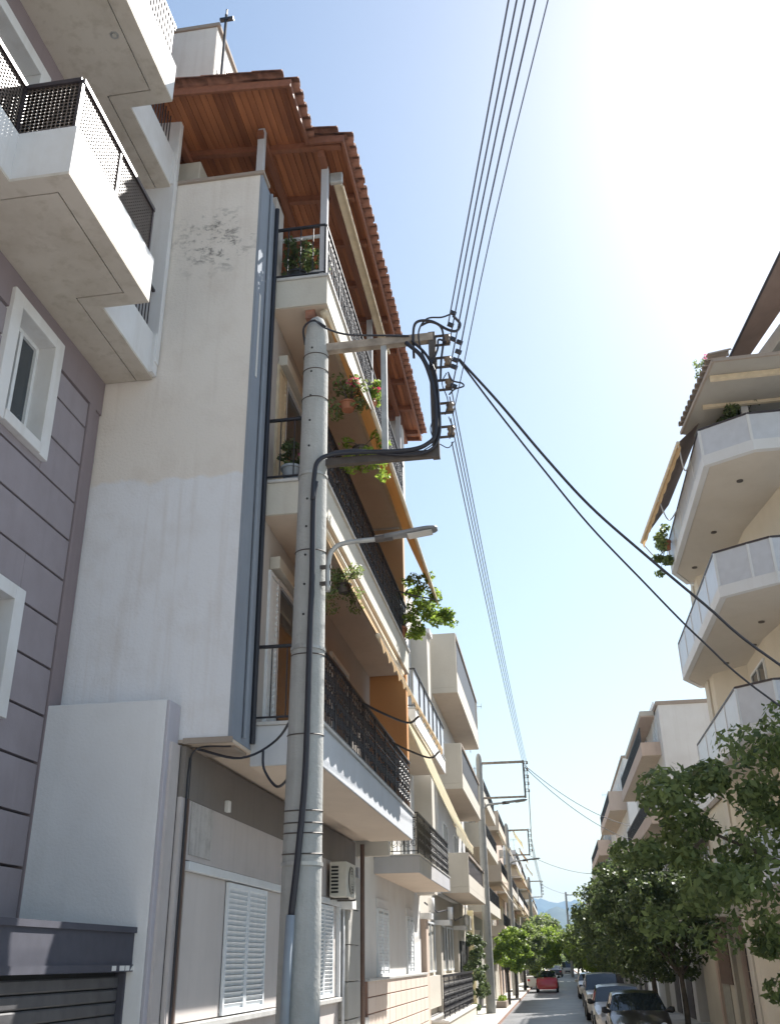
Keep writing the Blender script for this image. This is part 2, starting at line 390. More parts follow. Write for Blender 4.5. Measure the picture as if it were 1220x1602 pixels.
# ------------------------------------------------------------------ railings
def rail_straight(name_prefix, parent, p0, p1, h, mat, z_gap=.06, pitch=.11, bal=.014, top=(.045, .035), posts=True):
    a = Vector(p0); b = Vector(p1); L = (b-a).length; up = Vector((0, 0, 1))
    MB().bar(a+up*h, b+up*h, top[0], top[1]).build('top_rail', mat, parent)
    MB().bar(a+up*z_gap, b+up*z_gap, .03, .02).build('bottom_rail', mat, parent)
    n = max(1, int(L/pitch)); mb = MB()
    for i in range(1, n):
        q = a.lerp(b, i/n); mb.bar(q+up*z_gap, q+up*(h-.01), bal)
    tag(mb.build('balusters', mat, parent), kind='stuff')
def rail_ornate(parent, p0, p1, h, mat, pitch=.13):
    """wrought iron: square bars, scrolls between them and collars"""
    a = Vector(p0); b = Vector(p1); L = (b-a).length; up = Vector((0, 0, 1)); d = (b-a).normalized()
    MB().bar(a+up*h, b+up*h, .055, .03).build('top_rail', mat, parent)
    MB().bar(a+up*.07, b+up*.07, .03, .018).build('bottom_rail', mat, parent)
    mb = MB(); sc_ = MB(); n = max(2, int(L/pitch))
    for i in range(0, n+1):
        q = a.lerp(b, i/n); wd = .03 if i % 8 == 0 else .014
        mb.bar(q+up*(0 if i % 8 == 0 else .07), q+up*h, wd)
    ww = L/n
    for i in range(n):
        m0 = a.lerp(b, (i+.5)/n)
        for zc, r in ((.28*h, .42*ww), (.50*h, .30*ww), (.72*h, .42*ww)):
            sgn = 1 if i % 2 else -1
            pts = []
            for k in range(13):
                t = k/12; ang = sgn*(t*1.65*2*math.pi+.6); rad = r*(1.25-.85*t)
                pts.append(m0+up*(zc+math.sin(ang)*rad*1.35)+d*math.cos(ang)*rad)
            sc_.tube(pts, .007, 4, False)
        sc_.bar(m0+up*.60*h-d*ww*.35, m0+up*.60*h+d*ww*.35, .012, .02)
        sc_.bar(m0+up*.88*h-d*ww*.35, m0+up*.88*h+d*ww*.35, .012, .03)
        if i % 3 == 1: sc_.tube([m0+up*(.4*h), m0+up*(.44*h), m0+up*(.48*h)], [.004, .03, .004], 6)
    tag(mb.build('balusters', mat, parent), kind='stuff')
    tag(sc_.build('scrollwork', mat, parent), kind='stuff')
def rail_mesh(parent, p0, p1, h, mat, pitch=.05, wd=.035):
    """framed infill of crossing flat bars"""
    a = Vector(p0); b = Vector(p1); L = (b-a).length; up = Vector((0, 0, 1)); d = (b-a).normalized()
    MB().bar(a+up*h, b+up*h, .06, .055).build('top_rail', mat, parent)
    MB().bar(a+up*.05, b+up*.05, .03, .03).build('bottom_rail', mat, parent)
    n = max(1, round(L/1.1))
    for i in range(n+1):
        q = a.lerp(b, min(.995, max(.005, i/n))); MB().bar(q, q+up*h, .035).build('post', mat, parent)
    mb = MB()
    for i in range(1, int(L/pitch)):
        q = a+d*i*pitch; mb.bar(q+up*.06, q+up*(h-.03), wd, .004, up=(d.y, -d.x, 0))
    for k in range(1, int((h-.08)/pitch)+1):
        z = .06+k*pitch; mb.bar(a+up*z, b+up*z, .004, wd)
    tag(mb.build('mesh_infill', 'mesh_bronze', parent), kind='stuff')
def inset(poly, ins):
    """polygon offset inwards by per-edge distances; poly is counter-clockwise, edge i joins i and i+1"""
    n = len(poly); out = []
    for i in range(n):
        p0, p1, p2 = Vector(poly[i-1]), Vector(poly[i]), Vector(poly[(i+1) % n])
        d1 = (p1-p0).normalized(); d2 = (p2-p1).normalized()
        n1 = Vector((-d1.y, d1.x)); n2 = Vector((-d2.y, d2.x))
        a = p1+n1*ins[i-1]; b = p1+n2*ins[i]; den = d1.x*d2.y-d1.y*d2.x
        if abs(den) < 1e-6: out.append((a.x, a.y)); continue
        t = ((b-a).x*d2.y-(b-a).y*d2.x)/den; q = a+d1*t; out.append((q.x, q.y))
    return out
def ring(mb, outer, inner, z0, z1):
    n = len(outer)
    for i in range(n):
        j = (i+1) % n
        a, b, c, d = outer[i], outer[j], inner[j], inner[i]
        k = len(mb.v)
        mb.v += [(p[0], p[1], z0) for p in (a, b, c, d)]+[(p[0], p[1], z1) for p in (a, b, c, d)]
        for f in ((3, 2, 1, 0), (4, 5, 6, 7), (0, 1, 5, 4), (2, 3, 7, 6)): mb.f.append(tuple(k+x for x in f))

# ================================================================== B1 : apartment block at left edge
b1 = thing('apartment_building', 'grey mauve apartment block at far left with stepped white balconies and mesh railings', 'building', (-5.6, 8, 0))
MB().box(-14, -5.80, -6, 10.44, 0, 19).build('wall', 'panel_dark', b1)
rows = [2.73, 3.26, 3.80, 4.36, 4.89, 5.44, 5.99, 6.55, 7.08, 7.60, 8.14, 8.70, 9.08]
wins = [(8.0, 9.2, 4.66, 6.08), (8.0, 9.2, 7.72, 9.37), (3.6, 5.0, 4.66, 6.08), (3.6, 5.0, 7.72, 9.37)]
for i in range(len(rows)-1):
    z0, z1 = rows[i]+.014, rows[i+1]-.014
    cuts = sorted([(a, b) for a, b, c, d in wins if c < z1-.02 and d > z0+.02])
    ys = [-6.]
    for a, b in cuts: ys += [a+.02, b-.02]
    ys.append(10.09)
    for k in range(0, len(ys), 2):
        MB().box(-5.795, -5.57, ys[k], ys[k+1], z0, z1).build('cladding_panel', 'panel', b1, bevel=.006)
        # remaining bit above or below a window inside this row
    for a, b, c, d in wins:
        if c < z1-.02 and d > z0+.02:
            if z0 < c-.03: MB().box(-5.795, -5.57, a+.03, b-.03, z0, c-.005).build('cladding_panel', 'panel', b1)
            if z1 > d+.03: MB().box(-5.795, -5.57, a+.03, b-.03, d+.005, z1).build('cladding_panel', 'panel', b1)
MB().box(-5.795, -5.545, 10.10, 10.27, 0, 9.09).build('pilaster', 'pilaster', b1, bevel=.01)
MB().box(-5.795, -5.575, 10.28, 10.44, 0, 9.09).build('pilaster', 'pilaster', b1)
for y0, y1, z0 in ((-6, 3.6, 9.09), (3.6, 5.0, 9.375), (5.0, 8.0, 9.09), (8.0, 9.2, 9.375), (9.2, 10.44, 9.09)):
    MB().box(-5.795, -5.55, y0, y1, z0, 9.599).build('lintel_band', 'pilaster', b1)
for y0, y1, z1 in ((-6, 3.3, 12.61), (3.3, 5.0, 10.29), (5.0, 6.3, 12.61), (6.3, 7.9, 10.29), (7.9, 10.44, 12.61)):
    MB().box(-5.795, -5.56, y0, y1, 9.81, z1).build('cladding_panel', 'panel', b1)
MB().box(-5.795, -5.55, -6, 10.44, 12.63, 12.999).build('lintel_band', 'pilaster', b1)
MB().box(-5.795, -5.56, -6, 10.44, 13.3, 19).build('cladding_panel', 'panel', b1)
def b1_window(y0, y1, z0, z1, s=.20):
    fr = MB()
    for a in ((-5.79, -5.50, y0, y0+s, z0, z1), (-5.79, -5.50, y1-s, y1, z0, z1), (-5.79, -5.50, y0+s, y1-s, z1-s*.8, z1), (-5.79, -5.48, y0+s, y1-s, z0, z0+s*.7)): fr.box(*a)
    f = fr.build('window_surround', 'b1white', b1, bevel=.008)
    g = MB(); x = -5.775; a, b, c, d = y0+s, y1-s, z0+s*.7, z1-s*.8
    for q in ((a, a+.05, c, d), (b-.05, b, c, d), (a+.05, b-.05, c, c+.05), (a+.05, b-.05, d-.05, d), ((a+b)/2-.03, (a+b)/2+.03, c+.05, d-.05)): g.box(x, x+.05, *q)
    g.build('window_frame', 'frame_white', f)
    MB().box(x-.005, x+.012, a+.05, b-.05, c+.05, d-.05).build('window_pane', 'glass', f)
for wv in wins: b1_window(*wv)
b1_window(6.3, 7.9, 10.3, 12.6, .22)
b1_window(3.3, 5.0, 10.3, 12.6, .22)
P1 = [(-5.62, -2), (-4.92, -2), (-4.92, 6.7), (-4.27, 6.7), (-4.27, 8.83), (-4.87, 8.83), (-4.87, 10.44), (-5.62, 10.44)]
for lv, (zs, zt, rh) in enumerate(((9.60, 10.27, .74), (13.0, 13.68, .72))):
    bal = MB().prism(inset(P1, [.03]*8), zs+.035, zs+.2).build('balcony', 'b1white', b1)
    ins = [.0, .22, .22, .22, .22, .22, .0, .0]
    mbr = MB(); inn = inset(P1, ins); ring(mbr, P1, inn, zs, zs+.036); mbr.build('soffit_border', 'b1soffit', bal)
    inn2 = inset(P1, [x+.018 if x else .0 for x in ins])
    MB().prism(inn2, zs+.004, zs+.03).build('soffit_panel', 'b1soffit', bal)
    pr = MB(); pin = inset(P1, [.12]*8)
    for i in range(1, 6):
        a, b = P1[i], P1[i+1]; c, d = pin[i+1], pin[i]
        k = len(pr.v); zz0 = zs+.0365
        pr.v += [(p[0], p[1], zz0) for p in (a, b, c, d)]+[(p[0], p[1], zt) for p in (a, b, c, d)]
        for f in ((3, 2, 1, 0), (4, 5, 6, 7), (0, 1, 5, 4), (2, 3, 7, 6)): pr.f.append(tuple(k+x for x in f))
    pr.box(-4.94, -4.82, 10.3, 10.44, zz0, zt)
    pr.build('parapet', 'b1white', bal)
    def railobj(kind, p0, p1):
        r_ = MB().bar((p0[0], p0[1], zt+.002), (p1[0], p1[1], zt+.002), .02, .004).build('railing', 'bronze', bal)
        return r_
    e = .06
    segs = [((-4.92-e, -2), (-4.92-e, 6.7+e)), ((-4.92-e, 6.7+e), (-4.27-e, 6.7+e)), ((-4.27-e, 6.7+e), (-4.27-e, 8.83-e))]
    # railing parts hang directly on the balcony part (three levels at most)
    for p0, p1 in segs:
        if lv == 0: rail_mesh(bal, (p0[0], p0[1], zt), (p1[0], p1[1], zt), rh, 'bronze')
        else: rail_straight('', bal, (p0[0], p0[1], zt), (p1[0], p1[1], zt), rh, 'bronze', pitch=.075, bal=.03)
    rail_straight('', bal, (-4.27-e, 8.83-e, zt), (-4.87-e, 8.83-e, zt), rh, 'bronze', pitch=.09)
    rail_straight('', bal, (-4.87-e, 8.83-e, zt), (-4.87-e, 10.3, zt), rh, 'bronze', pitch=.09)
for px_, py_, z_ in ((-4.62, 7.72, 13.0), (-5.2, 5.2, 9.6), (-5.2, 5.2, 13.0)):
    s_ = MB().tube([(px_, py_, z_-.002), (px_, py_, z_+.03)], .055, 20).build('recessed_spotlight', 'galv', b1)
    MB().tube([(px_, py_, z_-.012), (px_, py_, z_-.004)], .03, 16).build('spotlight_lens', 'lamp_glass', s_)
MB().box(-5.62, -4.80, 10.33, 10.44, 9.81, 14.88).build('end_fin', 'b1white', b1, bevel=.012)
# garage shutter under an anthracite box
g_ = MB().box(-5.57, -4.25, -4, 10.32, 2.31, 2.60).build('shutter_box', 'band_box', b1)
MB().box(-5.57, -4.225, -4, 10.34, 2.60, 2.655).build('box_lip', 'band_box', g_)
MB().box(-5.57, -4.235, -4, 10.33, 2.245, 2.31).build('box_lip', 'band_box', g_)
MB().box(-4.44, -4.40, -4, 10.1, 0.1, 2.24).build('shutter_backing', 'black', b1)
sl_ = MB().box(-.02, .02, -7.0, 7.0, -.052, .052)
pieces('shutter_slat', sl_, 'shutter_dark', b1, [(-4.37, 3.05, .18+.116*i) for i in range(18)], bevel=.012)
MB().box(-4.44, -4.30, 10.06, 10.16, 0.1, 2.24).build('shutter_guide', 'band_box', b1)
for a, b_, tri in ((9.60, 9.70, 0), (9.78, 9.90, 0), (9.92, 10.02, 0), (10.04, 10.16, 1)):
    q = [(-4.2335, a, 2.255), (-4.2335, b_, 2.255), (-4.2335, b_, 2.30), (-4.2335, a+(.05 if tri else 0), 2.30)]
    MB().slab(q, .002).build('white_sticker', 'white_paint', b1)

# ================================================================== B2 : the old block in the middle
b2 = thing('apartment_building', 'weathered beige four storey block behind the near pole, with timber eaves and clay tiles', 'building', (-4, 15.5, 0))
MB().box(-10, -3.50, 10.46, 10.72, 4.63, 13.13).build('side_wall', 'side', b2)
MB().box(-10, -3.43, 10.42, 10.76, 13.13, 13.19).build('coping', 'coping', b2, bevel=.008)
# front strip
MB().box(-3.75, -3.46, 10.462, 11.22, 4.632, 13.128).build('front_strip', 'blue_grey', b2)
MB().box(-3.74, -3.475, 11.22, 20.6, 4.632, 11.7).build('front_wall', 'wall2', b2)
MB().box(-3.74, -3.46, 11.222, 11.66, 4.634, 13.4).build('front_strip', 'wall2', b2)
MB().box(-10, -3.742, 10.722, 20.6, 4.64, 11.69).build('core_wall', 'wall2', b2)
MB().box(-10, -3.465, 10.47, 20.6, 4.595, 4.631).build('soffit', 'soffit2', b2)
MB().box(-10, -3.5, 10.73, 11.2, 4.56, 4.594).build('soffit_trim', 'coping', b2)
tr = MB(); tr.box(-4.02, -3.44, 10.43, 10.47, 4.575, 4.64); tr.build('edge_trim', 'coping', b2)
for yy, r_ in ((10.86, .022), (11.19, .035)):
    MB().tube([(-3.43, yy, 4.7), (-3.43, yy, 13.1)], r_, 8).build('downpipe', 'blue_grey' if r_ < .03 else 'cable', b2)
MB().box(-3.458, -3.45, 10.60, 10.66, 9.6, 11.0).build('wall_patch', 'white_wall', b2)
# ground floor
MB().box(-10, -4.05, 10.2, 20.66, 0, 4.56).build('ground_core', 'ground_wall', b2)
gw = MB(); gw.box(-4.05, -4.0, 10.48, 20.64, 3.36, 4.0); gw.box(-4.05, -4.0, 10.48, 20.64, 0, 1.70)
gw.box(-4.05, -4.0, 10.48, 10.74, 1.70, 3.36); gw.box(-4.05, -4.0, 18.9, 20.64, 1.70, 3.36)
gw.build('ground_wall', 'ground_wall', b2)
MB().box(-4.05, -3.99, 10.48, 20.64, 4.0, 4.56).build('ground_wall_band', 'dark_band', b2)
MB().box(-3.999, -3.985, 10.80, 11.55, 3.42, 3.99).build('peeling_patch', 'peel', b2)
MB().box(-4.0, -3.93, 10.7, 18.95, 3.24, 3.34).build('window_head', 'frame_white', b2, bevel=.01)
MB().box(-4.0, -3.9, 10.5, 19.0, 1.66, 1.73).build('window_sill', 'marble', b2, bevel=.01)
MB().box(-4.049, -4.01, 10.745, 18.89, 1.74, 3.24).build('window_recess', 'blind', b2)
MB().box(-4.0, -3.93, 18.82, 18.92, 1.73, 3.24).build('window_jamb', 'frame_white', b2)
def shutter_leaf(y0, y1, z0, z1, x, parent, mat='louvre', pitch=.062):
    f = MB(); s = .055
    for q in ((y0, y0+s, z0, z1), (y1-s, y1, z0, z1), (y0+s, y1-s, z0, z0+s), (y0+s, y1-s, z1-s, z1)): f.box(x, x+.035, *q)
    fr = f.build('shutter_leaf', mat, parent)
    sl = MB(); L = (y1-y0)/2-s-.002
    sl.slab([(-.014, -L, -.027), (-.014, L, -.027), (.018, L, .027), (.018, -L, .027)][::-1], .007)
    pieces('slat', sl, mat, fr, [(x+.012, (y0+y1)/2, z0+s+.035+pitch*i) for i in range(int((z1-z0-2*s-.04)/pitch)+1)])
    MB().box(x-.012, x-.008, y0+s, y1-s, z0+s, z1-s).build('shutter_back', 'wall2', fr)
for y0, y1 in ((12.2, 13.08), (13.09, 13.97), (16.9, 17.65), (17.66, 18.4)): shutter_leaf(y0, y1, 1.75, 3.22, -3.99, b2)
for y0, y1 in ((10.76, 12.18), (13.99, 14.75), (18.42, 18.81)):
    MB().box(-4.009, -3.995, y0, y1, 1.745, 3.235).build('blind_panel', 'blind', b2)
# duct column with joints, pipes
dd = [0.12+i*.62 for i in range(6)]
for z in dd: MB().box(-4.0, -3.82, 19.1, 20.3, z, z+.605).build('duct_block', 'duct', b2, bevel=.01)
MB().tube([(-3.8, 20.42, .12), (-3.8, 20.42, 4.5)], .045, 8).build('drainpipe', 'pipe_brown', b2, smooth=True)
MB().tube([(-3.9, 19.0, .12), (-3.9, 19.0, 3.4)], .03, 8).build('drainpipe', 'pipe_white', b2, smooth=True)
MB().box(-4.0, -3.72, 18.95, 19.35, 3.2, 3.36).build('junction_box', 'white_paint', b2, bevel=.01)
# pier at the near corner
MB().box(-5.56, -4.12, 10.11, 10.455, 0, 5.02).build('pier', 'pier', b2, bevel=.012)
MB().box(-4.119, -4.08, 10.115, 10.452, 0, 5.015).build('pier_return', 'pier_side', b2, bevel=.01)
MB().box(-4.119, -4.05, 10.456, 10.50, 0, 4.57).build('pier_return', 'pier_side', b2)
cp = MB()
for dy in (0, .07, .16): cp.tube([(-3.99, 10.56+dy*.6, .1), (-3.99, 10.56+dy*.6, 4.45)] if dy else smooth_path([(-3.97, 10.55, .1), (-3.97, 10.56, 3.6), (-3.98, 10.58, 4.3), (-3.9, 10.6, 4.55), (-3.5, 10.6, 4.56)]), .010, 6)
cp.build('wall_cables', 'cable', b2)
MB().tube([(-3.985, 10.66, .1), (-3.985, 10.66, 4.0)], .016, 8).build('drainpipe', 'pipe_brown', b2)
MB().box(-3.99, -3.93, 11.95, 12.05, 4.03, 4.17).build('junction_box', 'white_paint', b2, bevel=.01)
# balconies
BY0, BY1 = 11.26, 19.5
for zs, zt, rh in ((4.45, 4.93, .96), (7.78, 8.26, .96), (11.22, 11.72, .98)):
    bal = MB().box(-3.474, -2.62, BY0, BY1, zs, zt).build('balcony', 'fascia2' if zs > 5 else 'fascia1_shade', b2, bevel=.008)
    MB().box(-3.47, -2.64, BY0+.03, BY1-.03, zs-.006, zs-.001).build('soffit', 'soffit2', bal)
    MB().box(-3.474, -2.585, BY0-.03, BY1+.03, zt+.001, zt+.045).build('coping', 'marble', bal, bevel=.006)
    z = zt+.045
    rail_ornate(bal, (-2.66, BY0+.02, z), (-2.66, BY1-.02, z), rh, 'iron')
    rail_straight('', bal, (-3.45, BY0+.02, z), (-2.66, BY0+.02, z), rh, 'iron', pitch=.16)
    rail_straight('', bal, (-3.45, BY1-.02, z), (-2.66, BY1-.02, z), rh, 'iron', pitch=.16)
def balcony_door(y0, y1, z0, z1, shut=True):
    f = MB(); s = .07; x = -3.475
    for q in ((y0, y0+s, z0, z1), (y1-s, y1, z0, z1), (y0+s, y1-s, z1-s, z1)): f.box(x, x+.05, *q)
    d = f.build('balcony_door', 'frame_white', b2)
    MB().box(x, x+.012, y0+s, y1-s, z0, z1-s).build('door_pane', 'glass', d)
for z0 in (4.98, 8.31):
    for y0 in (12.1, 15.6): balcony_door(y0, y0+1.5, z0, z0+2.2)
    MB().box(-3.474, -3.33, 11.75, 14.3, z0+2.22, z0+2.4).build('shutter_box', 'fascia2', b2, bevel=.01)
shutter_leaf(11.66, 12.12, 5.0, 7.15, -3.46, b2, 'louvre', .085)
shutter_leaf(11.66, 12.12, 8.33, 10.5, -3.46, b2, 'cassette', .085)
# end fin wall: orange below, cream above
MB().box(-3.74, -2.70, 19.56, 19.8, 4.98, 8.2).build('end_wall', 'orange', b2)
MB().box(-3.74, -2.70, 19.56, 19.8, 8.201, 11.2).build('end_wall', 'tan_wall', b2)
MB().box(-3.74, -2.66, 19.54, 19.86, 11.201, 14.05).build('end_wall', 'white_wall', b2)
MB().box(-10, -3.46, 19.87, 20.6, 11.71, 14.05).build('rear_wall', 'cream', b2)
MB().box(-10, -2.9, 19.81, 20.5, 4.98, 11.2).build('rear_wall', 'cream', b2)
# terrace storey
MB().box(-10, -6.6, 10.8, 19.8, 11.70, 14.2).build('penthouse_wall', 'peach', b2)
MB().box(-3.72, -3.48, 11.67, 19.5, 11.705, 11.9).build('terrace_kerb', 'cream', b2)
MB().box(-5.1, -4.62, 10.8, 11.25, 13.2, 13.95).build('roof_tank', 'fascia2', b2, bevel=.02)
for x, y, z0, z1 in ((-3.56, 10.62, 13.19, 14.22), (-2.70, 11.33, 11.77, 13.98), (-2.70, 15.4, 11.77, 13.98), (-2.70, 19.2, 12.77, 13.98)):
    MB().box(x-.055, x+.055, y-.055, y+.055, z0, z1).build('post', 'post', b2, bevel=.008)
# roof: eave x=-2.3, rises away from the street
SL = .085
def rz(x): return 14.12+(-2.3-x)*SL
rf = MB().bar((-2.33, 10.9, 14.10), (-2.33, 20.62, 14.10), .04, .12).build('roof', 'wood_dark', b2)
MB().bar((-2.90, 9.76, 14.155), (-2.90, 10.9, 14.155), .04, .12).build('fascia_board', 'wood_dark', rf)
MB().slab([(-2.31, 10.87, 14.04), (-2.31, 10.91, 14.04), (-2.92, 10.91, 14.09), (-2.92, 10.87, 14.09)], -.13).build('fascia_board', 'wood_dark', rf)
MB().slab([(-2.88, 9.74, 14.09), (-2.88, 9.78, 14.09), (-5.4, 9.78, 14.30), (-5.4, 9.74, 14.30)], -.13).build('fascia_board', 'wood_dark', rf)
MB().slab([(-2.31, 20.58, 14.04), (-2.31, 20.62, 14.04), (-6.4, 20.62, 14.38), (-6.4, 20.58, 14.38)], -.13).build('fascia_board', 'wood_dark', rf)
nb = 37
for i in range(nb):
    x1 = -2.36-i*.105; x0 = x1-.096
    y0 = 10.92 if x1 > -2.87 else 9.79
    jig = R.uniform(0, .006)
    MB().slab([(x0, y0, rz(x0)+.03+jig), (x1, y0, rz(x1)+.03+jig), (x1, 20.57, rz(x1)+.03+jig), (x0, 20.57, rz(x0)+.03+jig)], .022).build('ceiling_board', 'wood', rf)
MB().slab([(-6.5, 9.79, rz(-6.5)+.07), (-2.93, 9.79, rz(-2.93)+.07), (-2.93, 20.57, rz(-2.93)+.07), (-6.5, 20.57, rz(-6.5)+.07)], .02).build('underlay', 'black', rf)
MB().slab([(-2.93, 10.93, rz(-2.93)+.07), (-2.35, 10.93, rz(-2.35)+.07), (-2.35, 20.57, rz(-2.35)+.07), (-2.93, 20.57, rz(-2.93)+.07)], .02).build('underlay', 'black', rf)
for k in range(9):
    y = 10.98+k*1.16
    MB().bar((-2.37, y, rz(-2.37)-.045), (-6.3, y, rz(-6.3)-.045), .09, .12).build('rafter', 'wood_dark', rf)
for x in (-2.70, -3.56, -4.9):
    y0 = {-2.70: 11.0, -3.56: 10.5, -4.9: 10.6}[x]
    MB().box(x-.05, x+.05, y0, 20.5, rz(x)-.235, rz(x)-.108).build('purlin', 'wood_dark', rf, bevel=.006)
# clay tiles at the eaves: covers and pans, two courses
def arc_tile(L, r0, r1, up=1, n=7, th=.014):
    mb = MB()
    for k, (x, r) in enumerate(((0, r0), (-L, r1))):
        for j in range(n+1):
            a = math.pi*j/n
            for q in (r, r-th): mb.v.append((x, -math.cos(a)*q, up*math.sin(a)*q*.8))
    m_ = (n+1)*2
    for j in range(n):
        a = j*2
        for f in ((a, a+2, a+2+m_, a+m_), (a+1, a+1+m_, a+3+m_, a+3), (a, a+1, a+3, a+2), (a+m_, a+2+m_, a+3+m_, a+1+m_)): mb.f.append(f)
    return mb
cov, pan = [], []; crot = []
ys = np.arange(10.98, 20.6, .235)
for y in ys:
    for c_ in range(2):
        x = -2.17-c_*.40
        cov.append((x+R.uniform(-.015, .015), y, rz(x)+.115+c_*.018)); pan.append((x+R.uniform(-.015, .015), y+.1175, rz(x)+.155+c_*.018))
rt = [(0, math.atan(SL)+R.uniform(-.01, .01), R.uniform(-.02, .02)) for _ in cov]
pieces('roof_tile', arc_tile(.46, .085, .1), 'tile', rf, cov, rt)
pieces('roof_tile', arc_tile(.46, .085, .1, -1), 'tile', rf, pan, rt)
cov, pan = [], []
for y in np.arange(9.86, 10.9, .235):
    for c_ in range(2):
        x = -2.78-c_*.40
        cov.append((x, y, rz(x)+.115+c_*.018)); pan.append((x, y+.1175, rz(x)+.155+c_*.018))
rt = [(0, math.atan(SL), R.uniform(-.02, .02)) for _ in cov]
pieces('roof_tile', arc_tile(.46, .085, .1), 'tile', rf, cov, rt)
pieces('roof_tile', arc_tile(.46, .085, .1, -1), 'tile', rf, pan, rt)
# edge course tiles seen along the near gable
gx = [(-2.4-i*.40, 10.86, rz(-2.4-i*.4)+.14) for i in range(2)]+[(-3.0-i*.40, 9.73, rz(-3.0-i*.4)+.14) for i in range(6)]
pieces('roof_tile', arc_tile(.46, .085, .1), 'tile', rf, gx, [(0, math.atan(SL), 0)]*len(gx))
rest = MB()
for y in np.arange(10.98, 20.6, .235):
    t = arc_tile(2.9, .1, .1); i = len(rest.v); zo = rz(-2.98)+.15
    rest.v += [(v[0]-2.98, v[1]+y, v[2]+zo-v[0]*SL) for v in t.v]; rest.f += [tuple(i+k for k in f) for f in t.f]
tag(rest.build('upper_tiles', 'tile', rf), kind='stuff')
MB().slab([(-6.5, 9.8, rz(-6.5)+.125), (-2.95, 9.8, rz(-2.95)+.125), (-2.95, 20.6, rz(-2.95)+.125), (-6.5, 20.6, rz(-6.5)+.125)], .02).build('tile_bed', 'tile', rf)
MB().slab([(-2.95, 10.93, rz(-2.95)+.125), (-2.27, 10.93, rz(-2.27)+.125), (-2.27, 20.6, rz(-2.27)+.125), (-2.95, 20.6, rz(-2.95)+.125)], .02).build('tile_bed', 'tile', rf)
# stair house + parapet on the roof
MB().box(-9, -5.05, 12.0, 14.6, 14.5, 18.72).build('stair_house', 'side', b2, bevel=.02)
MB().box(-9, -5.0, 11.97, 14.63, 18.721, 18.80).build('coping', 'coping', b2)
MB().box(-9, -4.9, 14.62, 19.5, 14.5, 16.9).build('roof_parapet', 'cream', b2)
MB().box(-5.049, -4.9, 12.3, 14.61, 14.5, 16.9).build('roof_parapet', 'cream', b2)
rr_ = MB().box(-4.95, -4.93, 12.3, 12.32, 16.9, 17.9).build('roof_railing', 'iron', b2)
rail_straight('', rr_, (-4.94, 12.35, 16.9), (-4.94, 19, 16.9), .95, 'iron', pitch=.14)
ant = thing('antenna_mast', 'thin dark mast with crossbar standing on the roof beside the stair house', 'antenna', (-4.93, 12.1, 16.9))
MB().tube([(-4.93, 12.1, 16.9), (-4.93, 12.1, 19.15)], .03, 8).build('mast', 'iron', ant)
MB().bar((-5.05, 12.1, 19.02), (-4.78, 12.1, 19.02), .07, .06).build('crossbar', 'iron', ant)
MB().tube([(-4.93, 12.1, 19.15), (-4.93, 12.1, 19.3)], .018, 6).build('mast_tip', 'iron', ant)
# lamp box under top balcony, tube light, wires on wall
o = MB().box(-2.97, -2.83, 11.36, 11.52, 11.06, 11.205).build('lamp_box', 'tile', org=(-2.9, 11.44, 11.2))
tag(o, 'small brown square lamp fixed under the top balcony just above the pole', 'lamp')
o = MB().tube([(-3.42, 11.5, 12.72), (-2.78, 11.5, 12.74)], .03, 8).build('tube_light', 'pipe_white', org=(-3.1, 11.5, 12.7))
tag(o, 'white horizontal tube above the top balcony railing at its near end', 'tube light')
o = MB().tube(smooth_path([(-3.92, 10.6, 4.55), (-3.5, 11.0, 4.5), (-3.1, 11.1, 4.72), (-2.7, 10.5, 4.95)]), .016, 6).build('service_cable', 'cable', org=(-3.5, 11, 4.5))
tag(o, 'black cable rising from the beige wall edge to the near pole', 'cable')
o = MB().tube(smooth_path([(-3.25, 11.05, 4.6), (-3.2, 10.95, 4.35), (-3.0, 10.8, 4.12), (-2.75, 10.4, 4.15), (-2.6, 10.2, 4.3)]), .016, 6).build('service_cable', 'cable', org=(-3, 11, 4.2))
tag(o, 'drooping black cable loop left of the near pole under the balcony', 'cable')

